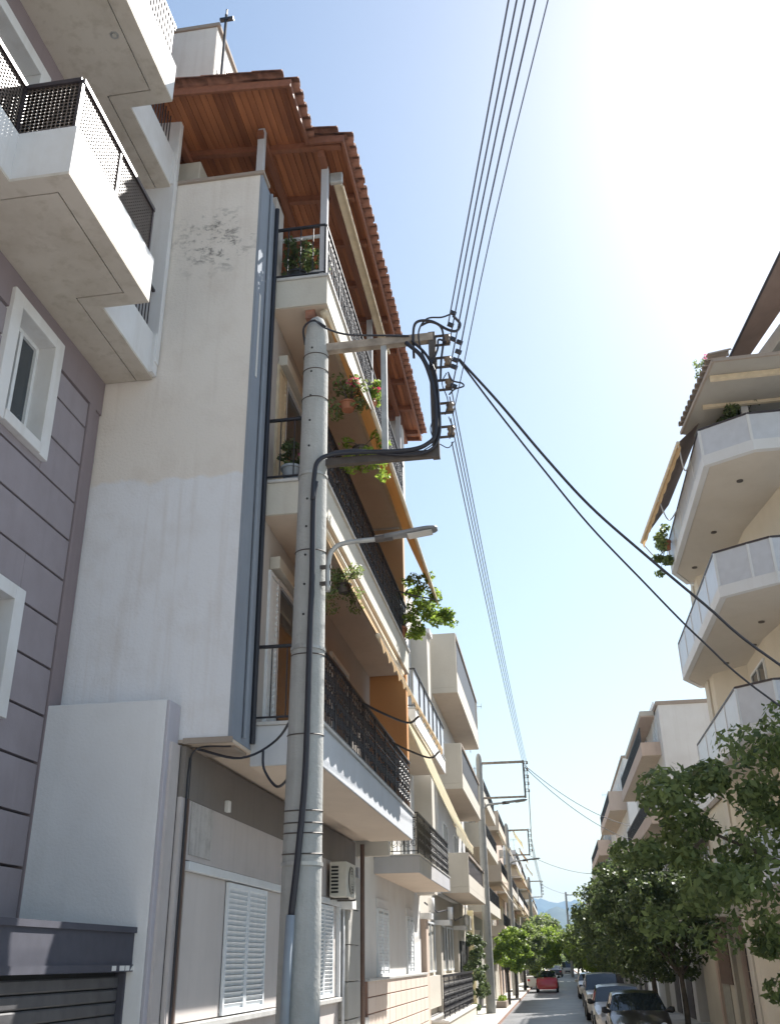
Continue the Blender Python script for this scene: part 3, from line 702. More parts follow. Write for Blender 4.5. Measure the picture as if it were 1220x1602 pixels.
# ------------------------------------------------------------------ awnings
def awning(name, label, y0, y1, x0, z0, x1, z1, mat, arms=True, valance=.16, group=None, cass=True, drop_arms=None, per=.24, amp=.25):
    t = thing(name, label, 'awning', (x0, (y0+y1)/2, z0), group)
    if cass: MB().tube([(x0, y0, z0), (x0, y1, z0)], .065, 10).build('housing', 'cassette', t, smooth=True)
    f = MB(); n = 24; k = 5
    for i in range(n+1):
        for j in range(k+1):
            s = j/k; y = y0+.04+(y1-y0-.08)*i/n
            f.v.append((x0+(x1-x0)*s, y, z0+(z1-z0)*s-.035*math.sin(s*math.pi)-.008*math.sin(i*1.3)*math.sin(s*math.pi)))
    for i in range(n):
        for j in range(k):
            a = i*(k+1)+j; f.f.append((a, a+1, a+k+2, a+k+1))
    c = f.build('cloth', mat, t, smooth=True)
    so_ = c.modifiers.new('thick', 'SOLIDIFY'); so_.thickness = .004
    if valance:
        v = MB(); m_ = int((y1-y0)/.05)
        for i in range(m_+1):
            y = y0+.04+(y1-y0-.08)*i/m_; dz = valance*((1-amp)+amp*abs(math.sin(i/m_*(y1-y0)/per*math.pi)))
            v.v += [(x1+.025, y, z1-.01), (x1+.028+.01*math.sin(i*.7), y, z1-dz)]
        for i in range(m_): v.f.append((2*i, 2*i+2, 2*i+3, 2*i+1))
        v.build('valance', mat, t)
    MB().tube([(x1, y0, z1), (x1, y1, z1)], .03, 8).build('front_bar', 'cassette', t, smooth=True)
    if arms:
        for y in (y0+.4, y1-.4):
            MB().tube([(x0, y, z0-.08), ((x0+x1)/2, y+.25, (z0+z1)/2-.12), (x1, y, z1-.03)], .016, 6).build('arm', 'galv', t)
    if drop_arms:
        for (ya, za, xa) in drop_arms:
            MB().tube(smooth_path([(xa, ya, za), ((xa+x1)/2, ya+.35, za-.02), (x1-.06, ya+1.0, za+.12), (x1, ya+1.35, z1)]), .015, 6).build('arm', 'iron', t)
    return t
awning('awning', 'long tan awning let down in front of the second floor balcony of the beige block', 11.35, 19.42, -2.68, 11.12, -1.95, 9.3, 'awning_tan', arms=False, valance=.0, drop_arms=[(17.9, 9.1, -2.66)])
t_ = awning('awning', 'beige awning with scalloped edge let down from under the second floor balcony, seen edge on', 11.46, 18.9, -2.70, 7.64, -1.93, 6.06, 'awning_tan', arms=False, valance=.16, per=.46, amp=.6)
for ya in (14.0, 17.0):
    MB().tube(smooth_path([(-2.66, ya, 5.88), (-2.40, ya+.5, 5.80), (-2.08, ya+1.2, 5.78), (-1.95, ya+1.55, 5.95)]), .018, 6).build('arm', 'iron', t_)
t_ = thing('awning_housing', 'closed beige awning roll fixed under the timber eaves above the top balcony', 'awning', (-2.5, 14, 13.8))
MB().box(-2.60, -2.47, 11.45, 16.3, 13.76, 13.90).build('housing', 'cassette', t_, bevel=.02)
MB().box(-2.64, -2.43, 11.38, 11.46, 13.72, 13.93).build('end_cap', 'galv', t_, bevel=.02)
MB().tube([(-2.45, 11.5, 13.73), (-2.45, 16.3, 13.73)], .025, 8).build('front_bar', 'cassette', t_)

# ------------------------------------------------------------------ air conditioner on B2
ac = thing('air_conditioner', 'cream outdoor air conditioner unit on the ground floor wall right of the near pole', 'air conditioner', (-3.75, 18.3, 3.3))
MB().box(-3.93, -3.62, 17.9, 18.75, 3.36, 3.95).build('casing', 'ac_white', ac, bevel=.015)
gr = MB()
for i in range(8): gr.box(-3.90, -3.77, 17.885, 17.897, 3.42+i*.06, 3.452+i*.06)
gr.build('side_grille', 'black', ac)
fg = MB(); cy_, cz_ = 18.32, 3.65
fg.tube([(-3.617, cy_, cz_), (-3.605, cy_, cz_)], .24, 28); fg.build('fan_opening', 'black', ac)
fw = MB()
for k in range(5):
    rr2 = .05+k*.047; fw.tube([(-3.598, cy_+math.cos(a)*rr2, cz_+math.sin(a)*rr2) for a in np.linspace(0, 2*math.pi, 25)], .005, 4, False)
for k in range(8): a = k*math.pi/4; fw.bar((-3.597, cy_, cz_), (-3.597, cy_+math.cos(a)*.24, cz_+math.sin(a)*.24), .007)
fw.build('fan_grille', 'ac_white', ac)
for y in (18.0, 18.6): MB().bar((-4.0, y, 3.33), (-3.6, y, 3.33), .03).build('bracket', 'dark_steel', ac)
o = MB().tube([(-3.80, 21.0, 1.0), (-3.775, 21.0, 1.0)], .13, 24).build('round_sign', 'blue_sign', org=(-3.8, 21, 1.0)); tag(o, 'small round blue sign low on the wall beside the brown drainpipe', 'sign')
tag(MB().box(-3.9, -3.82, 20.7, 21.25, .55, 1.3).build('meter_box', 'marble', org=(-3.85, 21, .9)), 'pale meter box on the wall below the blue sign', 'meter box')

# ================================================================== utility poles
def frame_pole(name, label, x, y, top, xb, scale=1.0, detail=False, group='concrete utility poles along the left pavement', arm2=None):
    t = thing(name, label, 'utility pole', (x, y, .12), group)
    n = 16
    pz = [.0, .1, top*.5, top-.35, top-.18, top-.06, top]
    def rad(z): return .225-.075*z/top
    prs = [rad(z) for z in pz[:4]]+[rad(top)*.88, rad(top)*.6, .02]
    sh = MB().tube([(x+.05*z/top, y, z) for z in pz], prs, 24 if detail else 12).build('shaft', 'concrete', t, smooth=True)
    za, zb = top-.52, top-2.2
    X0 = x+.1
    MB().bar((X0, y, za), (xb, y, za), .10, .11).build('upper_arm', 'timber_beam', t)
    MB().bar((X0, y, zb), (xb, y, zb), .08, .09).build('lower_arm', 'dark_steel' if detail else 'timber_beam', t)
    MB().bar((xb-.02, y, zb-.06), (xb-.02, y, za+.07), .085, .085).build('outer_upright', 'dark_steel', t)
    if detail: MB().bar((x+.93, y, zb+.045), (x+.93, y, za-.055), .07, .07).build('middle_upright', 'galv', t)
    zz = [za-.05-i*.335 for i in range(5)]
    for i, z in enumerate(zz):
        rk = MB().bar((xb+.03, y, z-.075), (xb+.03, y, z+.075), .012, .035)
        for dz in (-.07, .07): rk.bar((xb+.02, y, z+dz), (xb+.21, y, z+dz), .035, .018)
        r_ = rk.build('insulator_rack', 'dark_steel', t)
        MB().tube([(xb+.17, y, z-.06), (xb+.17, y, z-.03), (xb+.17, y, z), (xb+.17, y, z+.03), (xb+.17, y, z+.06)], [.045, .05, .033, .05, .045], 12).build('insulator', 'ceramic', r_, smooth=True)
    return t, zz, sh
xb1 = -.93
p1, zz1, sh1 = frame_pole('utility_pole', 'tall grey concrete pole closest to the camera with a square bracket of insulators', -2.50, 10.0, 10.0, xb1, detail=True)
# steel bands, bolt holes, straps
bd = []
def rr1(z): return .225-.075*z/10
for z in (9.35, 9.12, 8.70, 6.62, 5.38, 4.50, 3.72, 3.60, 3.50, 3.30):
    MB().tube([(-2.5+.05*z/10+math.cos(a)*(rr1(z)+.004), 10+math.sin(a)*(rr1(z)+.004), z+.012*math.sin(a*1.0)) for a in np.linspace(0, 2*math.pi, 29)], .007, 4, False).build('wire_band', 'dark_steel', p1)
for z in (7.62, 5.45, 3.2):
    MB().tube([(-2.5+.05*z/10, 10, z-.018), (-2.5+.05*z/10, 10, z+.018)], rr1(z)+.012, 24).build('steel_strap', 'galv', p1)
h_ = MB()
for i in range(12):
    z = 9.42-i*.36; x_ = -2.5+.05*z/10+.0; yy = 10-rr1(z)
    h_.tube([(x_-.02, yy-.004, z), (x_-.02, yy+.01, z)], .014, 8)
tag(h_.build('bolt_holes', 'black', p1), kind='stuff')
# cables of the near pole
cb = MB()
cb.tube(smooth_path([(-1.27, 9.9, 9.38), (-1.08, 9.9, 9.15), (-.98, 9.9, 8.85), (-.93, 9.9, 8.51), (-.94, 9.9, 8.05), (-1.03, 9.9, 7.90), (-1.27, 9.9, 7.83), (-1.89, 9.9, 7.86), (-2.2, 9.86, 7.84), (-2.35, 9.78, 7.72), (-2.39, 9.77, 7.5), (-2.40, 9.765, 7.2)]), .028, 8)
cb.tube(smooth_path([(-1.2, 9.93, 9.42), (-1.03, 9.93, 9.2), (-.92, 9.92, 8.9), (-.89, 9.92, 8.5), (-.9, 9.92, 8.0), (-1.05, 9.92, 7.80), (-1.4, 9.92, 7.79), (-1.9, 9.92, 7.90), (-2.2, 9.88, 7.88)]), .018, 6)
cb.build('cable_bundle', 'cable', p1, smooth=True)
MB().tube(smooth_path([(-2.37, 9.79, 7.45), (-2.395, 9.785, 7.2), (-2.39, 9.775, 6.24), (-2.40, 9.77, 5.5), (-2.41, 9.76, 4.13), (-2.46, 9.745, 3.32), (-2.52, 9.74, 2.67)]), .033, 10).build('down_cable', 'cable', p1, smooth=True)
MB().tube([(-2.52, 9.735, 2.72), (-2.55, 9.73, 1.9), (-2.57, 9.73, .12)], .045, 12).build('conduit', 'pvc', p1, smooth=True)
lp = MB()
for pts, r in (([(-2.44, 9.8, 9.82), (-2.3, 9.88, 9.72), (-2.02, 9.93, 9.62), (-1.56, 9.93, 9.55), (-1.23, 9.93, 9.50)], .014),
               ([(-2.62, 10.05, 9.62), (-2.6, 9.88, 9.76), (-2.46, 9.82, 9.82), (-2.3, 9.86, 9.73)], .014),
               ([(-1.18, 9.95, 9.17), (-1.18, 9.94, 9.51), (-1.13, 9.93, 9.70), (-.94, 9.93, 9.69), (-.74, 9.95, 9.55), (-.63, 9.97, 9.53), (-.58, 9.97, 9.63), (-.66, 9.96, 9.76)], .018),
               ([(-.70, 9.95, 9.78), (-.81, 9.95, 9.75), (-1.0, 9.95, 9.75), (-1.11, 9.95, 9.56), (-1.08, 9.95, 9.26), (-.98, 9.95, 8.98)], .011),
               ([(-1.08, 9.97, 9.67), (-.96, 9.97, 9.71), (-.83, 9.97, 9.62), (-.80, 9.97, 9.42), (-.84, 9.97, 9.1), (-.86, 9.97, 8.8)], .015),
               ([(-.99, 9.93, 8.98), (-.88, 9.94, 9.25), (-.86, 9.94, 9.4), (-.76, 9.95, 9.36)], .014),
               ([(-.76, 9.95, 8.91), (-.71, 9.95, 8.78), (-.6, 9.95, 8.73), (-.58, 9.95, 8.68), (-.69, 9.95, 8.65), (-.76, 9.95, 8.58)], .010),
               ([(-.78, 9.95, 8.9), (-.84, 9.95, 8.75), (-.78, 9.95, 8.5), (-.82, 9.95, 8.3)], .007),
               ([(-.78, 9.95, 8.27), (-.74, 9.95, 8.1), (-.78, 9.95, 7.96)], .006),
               ([(-.73, 9.95, 7.92), (-.80, 9.95, 7.84), (-.90, 9.95, 7.90)], .006),
               ([(-.93, 9.92, 8.3), (-1.0, 9.9, 8.1), (-.97, 9.9, 7.9), (-1.1, 9.9, 7.8)], .007)):
    lp.tube(smooth_path(pts), r, 6)
for x_, z_ in ((-.66, 9.80), (-.70, 9.62), (-.68, 9.40), (-.60, 9.34), (-.62, 9.20), (-.66, 9.08), (-.70, 8.70), (-.68, 8.98)):
    lp.bar((x_-.035, 9.94, z_+.012), (x_+.035, 9.97, z_-.012), .035, .05)
lp.build('jumper_loops', 'cable', p1, smooth=False)
# straight lines: five back over the camera, four on to the next pole
p2, zz2, _ = frame_pole('utility_pole', 'second concrete pole down the left pavement, with a square bracket and its own lamp', -3.15, 48.5, 11.7, -.90)
p3, zz3, _ = frame_pole('utility_pole', 'third concrete pole from the camera on the left pavement', -2.95, 72.0, 11.2, -1.35)
p4, zz4, _ = frame_pole('utility_pole', 'small distant utility pole above the left tree tops', -2.6, 118.0, 10.9, -1.2)
p5 = thing('utility_pole', 'distant utility pole right of the road before the hills', 'utility pole', (1.9, 150, .1), 'concrete utility poles along the left pavement')
MB().tube([(1.9, 150, 0), (1.9, 150, 11)], [.2, .14], 8).build('shaft', 'concrete', p5); MB().bar((1.9, 150, 10.6), (4.6, 150, 10.6), .1).build('upper_arm', 'dark_steel', p5)
wx = xb1+.17; gW = 'bare wires along the street'
for i, (xt, lab) in enumerate(((.24, 'leftmost'), (.31, 'second from left'), (.38, 'third from left'), (.47, 'fourth from left'), (.58, 'rightmost, thinnest'))):
    z = (9.66, 9.36, 9.02, 8.66, 8.30)[i]; a = Vector((wx+.03, 9.98, z)); b = Vector((xt, 5.5, 9.6-0.0*i)); d = (b-a)/(b-a).length
    c = a+d*34; c.z = a.z+(b.z-a.z)/(5.5-9.98)*(c.y-9.98)*.35
    mid = b
    pts = [a, b, b+Vector(((b-a).x*3., (b-a).y*3., (b.z-a.z)*1.4)), b+Vector(((b-a).x*6., (b-a).y*6., (b.z-a.z)*2))]
    o = MB().tube(smooth_path(pts, 6), .0085 if i < 4 else .006, 5).build('overhead_wire', 'wire', org=tuple(a))
    tag(o, 'overhead wire rising from the near bracket, %s of the five' % lab, 'wire', gW)
for i in range(4):
    z = (8.91, 8.58, 8.27, 7.94)[i]
    o = MB().tube(sag((wx, 10, z), (-.73, 48.5, zz2[i]+.02), .35), .008, 5).build('overhead_wire', 'wire', org=(wx, 10, z))
    tag(o, 'bare wire between the near and the second pole, %s of four' % ('topmost', 'second from top', 'third from top', 'lowest')[i], 'wire', gW)
for j, (A, B, za_, zb_, xa, xb_) in enumerate(((48.5, 72., zz2, zz3, -.73, -1.18), (72., 118., zz3, zz4, -1.18, -1.03))):
    for i in range(4):
        o = MB().tube(sag((xa, A, za_[i+1]), (xb_, B, zb_[i+1]), .3, 12), .012, 4).build('overhead_wire', 'wire', org=(xa, A, za_[i]))
        tag(o, ('bare overhead wire between the second and third poles, ' if j == 0 else 'far overhead wire beyond the third pole, ')+('topmost', 'second from top', 'third from top', 'lowest')[i]+' of four', 'wire', gW)
for k, pts in enumerate(([(-.62, 10, 9.12), (-.17, 10.19, 8.55), (.32, 10.42, 7.88), (.81, 10.63, 7.26), (1.36, 10.88, 6.73), (2.06, 11.19, 6.10), (2.88, 11.57, 5.41), (5.7, 12.85, 3.6)],
                         [(-.62, 10, 9.10), (-.19, 10.19, 8.42), (.31, 10.41, 7.67), (.78, 10.62, 7.0), (1.32, 10.86, 6.36), (1.98, 11.16, 5.62), (2.78, 11.52, 4.91), (5.7, 12.85, 2.9)])):
    o = MB().tube(smooth_path(pts), .017 if k == 0 else .012, 8).build('service_cable', 'cable', org=pts[0])
    tag(o, ('thick black twisted cable crossing from the near bracket to the right building, upper one', 'thinner black cable crossing from the near bracket to the right building, lower one')[k], 'cable')
for k, (a, b, s) in enumerate((((-.85, 48.5, 11.0), (5.0, 58, 9.0), .5), ((-.85, 48.5, 10.9), (5.0, 59, 8.3), .5), ((-1.3, 72, 8.9), (5.0, 82, 8.4), .5), ((-1.15, 118, 10.), (5.0, 130, 9.6), .6))):
    o = MB().tube(sag(a, b, s, 14), .018, 5).build('service_cable', 'cable', org=a)
    tag(o, ('far black cable from second pole to right houses, upper', 'far black cable from second pole to right houses, lower', 'sagging cable from third pole to the right houses', 'faint cable crossing the sky beyond the third pole')[k], 'cable')
# street lamps on poles
def street_lamp(label, x, y, z, L=1.25, s=1.):
    t = thing('street_lamp', label, 'street lamp', (x, y, z), 'street lamps on the poles')
    MB().tube(smooth_path([(x, y, z), (x-.0, y, z+.33*s), (x+.05*s, y, z+.50*s), (x+.2*s, y, z+.58*s), (x+.62*s, y, z+.60*s)]), .03*s, 8).build('arm', 'galv', t, smooth=True)
    MB().tube([(x+.55*s, y, z+.60*s), (x+.75*s, y, z+.615*s)], .045*s, 10).build('socket', 'dark_steel', t)
    hd = MB(); prof = [(.66, .05, .05), (.80, .065, .045), (1.0, .095, .045), (1.15, .10, .042), (1.24, .085, .03), (1.27, .05, .02)]
    n = 12; i0 = 0
    for (dx, hw, hh) in prof:
        for j in range(n):
            a = 2*math.pi*j/n; hd.v.append((x+dx*s, y+math.copysign(abs(math.cos(a))**.6, math.cos(a))*hw*s, z+(.61+(dx-.66)*.10)*s+math.copysign(abs(math.sin(a))**.7, math.sin(a))*hh*s*(.8 if math.sin(a) > 0 else .55)))
    for k in range(len(prof)-1):
        for j in range(n): a = k*n+j; b = k*n+(j+1) % n; hd.f.append((a, b, b+n, a+n))
    hd.f.append(tuple(range(n))[::-1]); hd.f.append(tuple(range((len(prof)-1)*n, len(prof)*n)))
    h = hd.build('head', 'lamp_grey', t, smooth=True)
    MB().slab([(x+.93*s, y-.075*s, z+.606*s), (x+1.21*s, y-.075*s, z+.640*s), (x+1.21*s, y+.075*s, z+.640*s), (x+.93*s, y+.075*s, z+.606*s)], .01).build('lens', 'lamp_glass', h)
    return t
street_lamp('grey street lamp on a curved arm clamped to the near pole', -2.235, 9.9, 6.1)
MB().bar((-2.45, 9.92, 6.2), (-2.2, 9.9, 6.2), .04).build('lamp_clamp', 'dark_steel', p1); MB().bar((-2.45, 9.92, 6.4), (-2.2, 9.9, 6.4), .04).build('lamp_clamp', 'dark_steel', p1)
street_lamp('small street lamp arm on the second pole', -3.0, 48.4, 8.2, s=1.7)
street_lamp('tiny street lamp arm on the third pole', -2.8, 71.9, 7.6, s=1.7)

# ================================================================== generic openings and balconies for the other buildings
def window(b, xw, y0, y1, z0, z1, side=1, shut=False, fmat='frame_white', pane='glass'):
    """window on an x = xw facade; side=+1 faces +x"""
    s = .06; f = MB()
    def X(a, c): return (xw+a, xw+c) if side > 0 else (xw-c, xw-a)
    for q in ((y0, y0+s, z0, z1), (y1-s, y1, z0, z1), (y0+s, y1-s, z0, z0+s), (y0+s, y1-s, z1-s, z1), ((y0+y1)/2-s/2, (y0+y1)/2+s/2, z0+s, z1-s)): f.box(*X(.0, .05), *q)
    w_ = f.build('window', fmat, b)
    if shut:
        n = int((z1-z0-2*s)/.07)
        if n < 60:
            m = MB()
            for i in range(n): m.box(*X(.012, .022+.012*(i % 2)), y0+s, y1-s, z0+s+.07*i, z0+s+.07*i+.062)
            m.build('roller_shutter', 'louvre', w_)
    else: MB().box(*X(.004, .014), y0+s, y1-s, z0+s, z1-s).build('pane', pane, w_)
    return w_
def window_y(b, yw, x0, x1, z0, z1, fmat='frame_white', pane='glass'):
    s = .06; f = MB()
    for q in ((x0, x0+s, z0, z1), (x1-s, x1, z0, z1), (x0+s, x1-s, z0, z0+s), (x0+s, x1-s, z1-s, z1)): f.box(q[0], q[1], yw-.05, yw, q[2], q[3])
    w_ = f.build('window', fmat, b); MB().box(x0+s, x1-s, yw-.014, yw-.004, z0+s, z1-s).build('pane', pane, w_); return w_

# ================================================================== B3 : white block with two iron balconies
b3 = thing('apartment_building', 'pale grey building after the beige block, with tiled plinth and cream awning', 'building', (-4, 26, 0))
MB().box(-11, -4.0, 20.68, 31.0, 0, 12.2).build('wall', 'white_wall', b3)
MB().box(-3.999, -3.94, 20.7, 21.25, .1, 4.08).build('corner_strip', 'post', b3)
MB().box(-3.94, -3.86, 21.25, 31.0, 0, 1.93).build('plinth_backing', 'mortar', b3)
tl = MB().box(-.014, .014, -.44, .44, -.145, .145)
locs = []
for r_ in range(6):
    for c_ in range(11):
        locs.append((-3.85, 21.72+c_*.9, .27+r_*.305))
pieces('cladding_tile', MB().box(-.014, .014, -.435, .435, -.140, .140), 'brick_tile', b3, locs, bevel=.006)
MB().box(-3.95, -3.80, 21.2, 31.0, 1.935, 1.99).build('plinth_cap', 'marble', b3, bevel=.01)
window(b3, -4.0, 23.2, 24.75, 1.99, 3.42, shut=True); window(b3, -4.0, 27.9, 29.2, 1.99, 3.42, shut=True)
MB().box(-3.998, -3.97, 23.15, 24.8, 3.43, 3.62).build('shutter_box', 'white_wall', b3); MB().box(-3.998, -3.97, 27.85, 29.25, 3.43, 3.62).build('shutter_box', 'white_wall', b3)
for lv, (zs, zt) in enumerate(((4.13, 4.50), (7.50, 7.90))):
    bal = MB().box(-3.999, -2.95, 22.96, 29.9, zs, zt).build('balcony', 'post' if lv == 0 else 'white_paint', b3, bevel=.01)
    MB().box(-3.998, -2.97, 23.0, 29.87, zs-.006, zs-.001).build('soffit', 'soffit2', bal)
    MB().box(-3.998, -2.93, 22.94, 29.92, zt+.001, zt+.03).build('coping', 'marble', bal)
    if lv == 0:
        rail_ornate(bal, (-2.98, 22.99, zt+.03), (-2.98, 29.88, zt+.03), .92, 'iron', pitch=.16)
        rail_ornate(bal, (-3.95, 22.99, zt+.03), (-2.98, 22.99, zt+.03), .92, 'iron', pitch=.16)
    else:
        MB().box(-3.0, -2.98, 22.99, 29.88, zt+.06, zt+.95).build('parapet_panel', 'r1panel', bal)
        rail_straight('', bal, (-2.96, 22.99, zt+.03), (-2.96, 29.88, zt+.03), .98, 'iron', pitch=.9, bal=.03)
        rail_straight('', bal, (-3.95, 22.99, zt+.03), (-2.96, 22.99, zt+.03), .98, 'iron', pitch=.14)
for z0 in (4.55, 7.95):
    window(b3, -4.0, 24.0, 25.6, z0, z0+2.2, pane='curtain'); window(b3, -4.0, 27.2, 28.8, z0, z0+2.2)
MB().box(-4.0, -3.3, 20.72, 20.95, 4.3, 11.6).build('side_wing', 'cream', b3)
MB().box(-4.0, -3.45, 30.3, 31.0, 4.1, 12.2).build('corner_column', 'cream', b3)
MB().box(-4.05, -3.35, 30.25, 31.05, 12.2, 12.35).build('cornice', 'white_wall', b3)
awning('awning', 'cream sunlit awning let down over the balcony of the pale grey building', 21.6, 26.4, -3.02, 7.42, -1.98, 4.98, 'awning_cream', valance=.22)

# ================================================================== B4
b4 = thing('apartment_building', 'beige block with three solid sided balconies left of the second pole', 'building', (-4, 39, 0))
MB().box(-12, -4.25, 31.02, 48.6, 0, 14.4).build('wall', 'cream', b4)
MB().box(-4.249, -4.0, 37.0, 48.6, 4.5, 14.4).build('front_wall', 'white_wall', b4)
for zs, zt, zr, y0, y1 in ((4.55, 5.2, 5.95, 37.6, 46.2), (8.15, 8.75, 9.85, 36.8, 46.2), (11.7, 12.55, 14.1, 36.3, 47.6)):
    bal = MB().box(-4.0, -3.0, y0, y1, zs, zs+.2).build('balcony', 'cream', b4)
    MB().box(-3.98, -3.03, y0+.02, y1-.02, zs-.012, zs-.002).build('soffit', 'soffit2', bal)
    MB().box(-4.0, -3.0, y0, y0+.14, zs+.201, zr).build('side_parapet', 'cream', bal, bevel=.01)
    MB().box(-3.11, -3.0, y0+.141, y1, zs+.201, zt).build('front_parapet', 'cream', bal, bevel=.01)
    MB().box(-3.07, -3.04, y0+.8, y1-.6, zt+.04, zr-.12).build('railing_panel', 'bronze', bal)
    MB().box(-3.12, -2.98, y0+.141, y1, zr-.1, zr).build('top_rail', 'coping', bal)
    MB().box(-4.0, -3.0, y1-.14, y1, zs+.201, zr).build('side_parapet', 'cream', bal)
for z0 in (5.0, 8.4, 11.9):
    for y in (38.4, 42.6): window(b4, -4.0, y, y+1.7, z0, z0+2.2)
window_y(b4, 31.02, -4.9, -4.4, 12.3, 13.6)
# ground floor of B4
MB().box(-4.249, -4.1, 31.6, 43.6, .9, 1.85).build('plinth', 'cream', b4)
for y0, y1 in ((33.8, 36.2), (37.2, 39.6), (40.4, 42.6)): window(b4, -4.2, y0, y1, 1.95, 3.5, pane='curtain')
for yy in (31.2, 37.0, 43.6):
    MB().box(-4.249, -3.85 if yy < 32 else -4.05, yy, yy+.55, 0.1, 3.45).build('pilaster', 'peach' if yy < 32 else 'cream', b4, bevel=.01)
    MB().box(-4.249, -3.7, yy-.1, yy+.7, 3.45, 3.62).build('capital', 'white_paint', b4, bevel=.01)
    l_ = MB().tube([(-3.7, yy+.2, 3.64), (-3.7, yy+.2, 4.05)], .1, 12).build('wall_lantern', 'white_paint', b4, smooth=True)
MB().box(-4.2, -3.4, 32.2, 43.4, .12, .62).build('planter_ledge', 'cream', b4)
MB().box(-4.2, -3.36, 32.2, 43.4, .62, .68).build('ledge_cap', 'white_paint', b4)
fr_ = MB().bar((-3.5, 32.3, 1.88), (-3.5, 43.3, 1.88), .05).build('front_railing', 'iron', b4)
rail_ornate(fr_, (-3.5, 32.3, .7), (-3.5, 43.3, .7), 1.15, 'iron', pitch=.2)
MB().box(-3.53, -3.51, 32.3, 43.3, .85, 1.25).build('railing_sheet', 'bronze', fr_)
MB().box(-4.2, -4.0, 44.2, 48.4, .12, 3.05).build('entrance_gate', 'black', b4)
MB().box(-4.249, -4.0, 44.1, 48.6, 3.06, 4.5).build('entrance_lintel', 'cream', b4)
MB().box(-3.999, -3.75, 48.1, 48.6, .12, 4.4).build('entrance_column', 'awning_cream', b4)
ug = tag(MB().tube([(-3.85, 31.0, 3.9), (-3.8, 34, 3.75), (-3.8, 37, 3.95), (-3.8, 40, 3.7), (-3.85, 43.5, 3.95)], .025, 6).build('service_cable', 'cable', org=(-3.8, 37, 3.8)), 'black cable looping between white wall lanterns under the beige balcony', 'cable')
an = thing('television_antenna', 'spindly television antenna on the roof above the second pole', 'antenna', (-3.9, 50, 12.5))
MB().tube([(-3.6, 50, 12), (-3.6, 50, 14.7)], .025, 6).build('mast', 'galv', an)
e_ = MB()
e_.bar((-4.3, 50, 14.4), (-2.9, 50, 14.4), .03)
for i in range(7): e_.bar((-4.3+i*.23, 50, 14.1+.03*i), (-4.3+i*.23, 50, 14.75-.03*i), .02)
e_.build('elements', 'galv', an)

# ================================================================== far buildings
def block(label, side, xw, y0, y1, H, mat, floors, balmat='fascia2', aw=None, ground=None, bx=1.05, rail='iron', pent=0., seed=1):
    rr = random.Random(seed); b = thing('apartment_building', label, 'building', (xw, (y0+y1)/2, 0), 'buildings lining the street')
    S = 1 if side < 0 else -1          # outward direction
    def X(a, c): return tuple(sorted((xw+S*a, xw+S*c)))
    MB().box(*X(-9, 0), y0, y1, 0, H).build('wall', mat, b)
    MB().box(*X(-9, .08), y0-.04, y1+.04, H, H+.16).build('cornice', 'coping', b)
    if pent: MB().box(*X(-7, -1.6), y0+1.5, y1-2, H+.17, H+pent).build('penthouse', mat, b)
    L = y1-y0
    for k in range(max(2, int(L/4))):
        y = y0+1+k*(L-2)/max(1, int(L/4)-0.001)
        if y+1.6 > y1-.2: break
        MB().box(*X(.002, .03), y, y+1.8, .15, 2.5).build('shop_door', ('far_dark', 'bronze', 'curtain')[rr.randrange(3)], b)
    for i, z in enumerate(floors):
        yb0, yb1 = y0+.4+rr.uniform(0, .6), y1-.5-rr.uniform(0, .6)
        bal = MB().box(*X(.001, bx), yb0, yb1, z, z+.2).build('balcony', balmat, b)
        MB().box(*X(.01, bx-.03), yb0+.02, yb1-.02, z-.012, z-.002).build('soffit', 'soffit2', bal)
        MB().box(*X(bx-.1, bx), yb0+.12, yb1, z+.201, z+.52).build('front_parapet', balmat, bal)
        MB().box(*X(.001, bx), yb0, yb0+.12, z+.201, z+(1.15 if rr.random() < .6 else .55)).build('side_parapet', balmat, bal)
        mb = MB(); xr = xw+S*(bx-.05); mb.bar((xr, yb0+.13, z+1.18), (xr, yb1, z+1.18), .05)
        for q in np.arange(yb0+.2, yb1, .22): mb.bar((xr, q, z+.52), (xr, q, z+1.17), .03)
        tag(mb.build('railing', rail, bal), kind='stuff')
        n = max(1, int(L/4.2))
        for k in range(n):
            y = y0+1.2+k*(L-2)/n; 
            if y+1.7 < y1: window(b, xw, y, y+1.6, z+.25, z+2.35, side=S, shut=rr.random() < .3, pane=('glass', 'curtain')[rr.random() < .35])
        if aw and rr.random() < .7:
            m = aw[rr.randrange(len(aw))]; z1 = z+(floors[1]-floors[0] if len(floors) > 1 else 3.1)
            awning('awning', 'let down awning over balcony %s of the %s' % (('one', 'two', 'three', 'four', 'five')[i], label.split(',')[0]), yb0+.4, yb0+.4+min(6, (yb1-yb0)*.7), xw+S*bx*.9, z1-.15, xw+S*(bx+.55), z1-1.15, m, arms=False, group='awnings on the far facades')
    # near side wall windows
    for z in floors:
        xs = X(-3.0, -2.1); window_y(b, y0, xs[0], xs[1], z+1., z+2.1)
    return b
block('narrow grey beige block, first after the second pole on the left', -1, -4.1, 49.2, 61, 11.2, 'far_grey', [4.4, 7.4, 9.6], 'fascia2', seed=2)
block('cream block, second after the second pole on the left, pinkish balconies', -1, -4.0, 61.4, 72, 12.4, 'cream', [3.6, 6.6, 9.6], 'soffit2', aw=['awning_white'], seed=3)
block('orange walled block, left side before the third pole', -1, -3.9, 72.6, 86, 11.0, 'peach', [3.6, 6.6], 'fascia2', aw=['awning_cream', 'awning_white'], seed=4, pent=2.2)
block('white block with yellow stripe awnings, left side beyond third pole', -1, -3.9, 87, 101, 12.6, 'white_wall', [3.7, 6.7, 9.7], 'white_paint', aw=['awning_cream', 'awning_tan'], seed=5)
block('dull ochre block, farther left side', -1, -3.9, 102, 120, 12.4, 'r1wall', [3.7, 6.7, 9.7], 'soffit2', aw=['awning_tan'], seed=6)
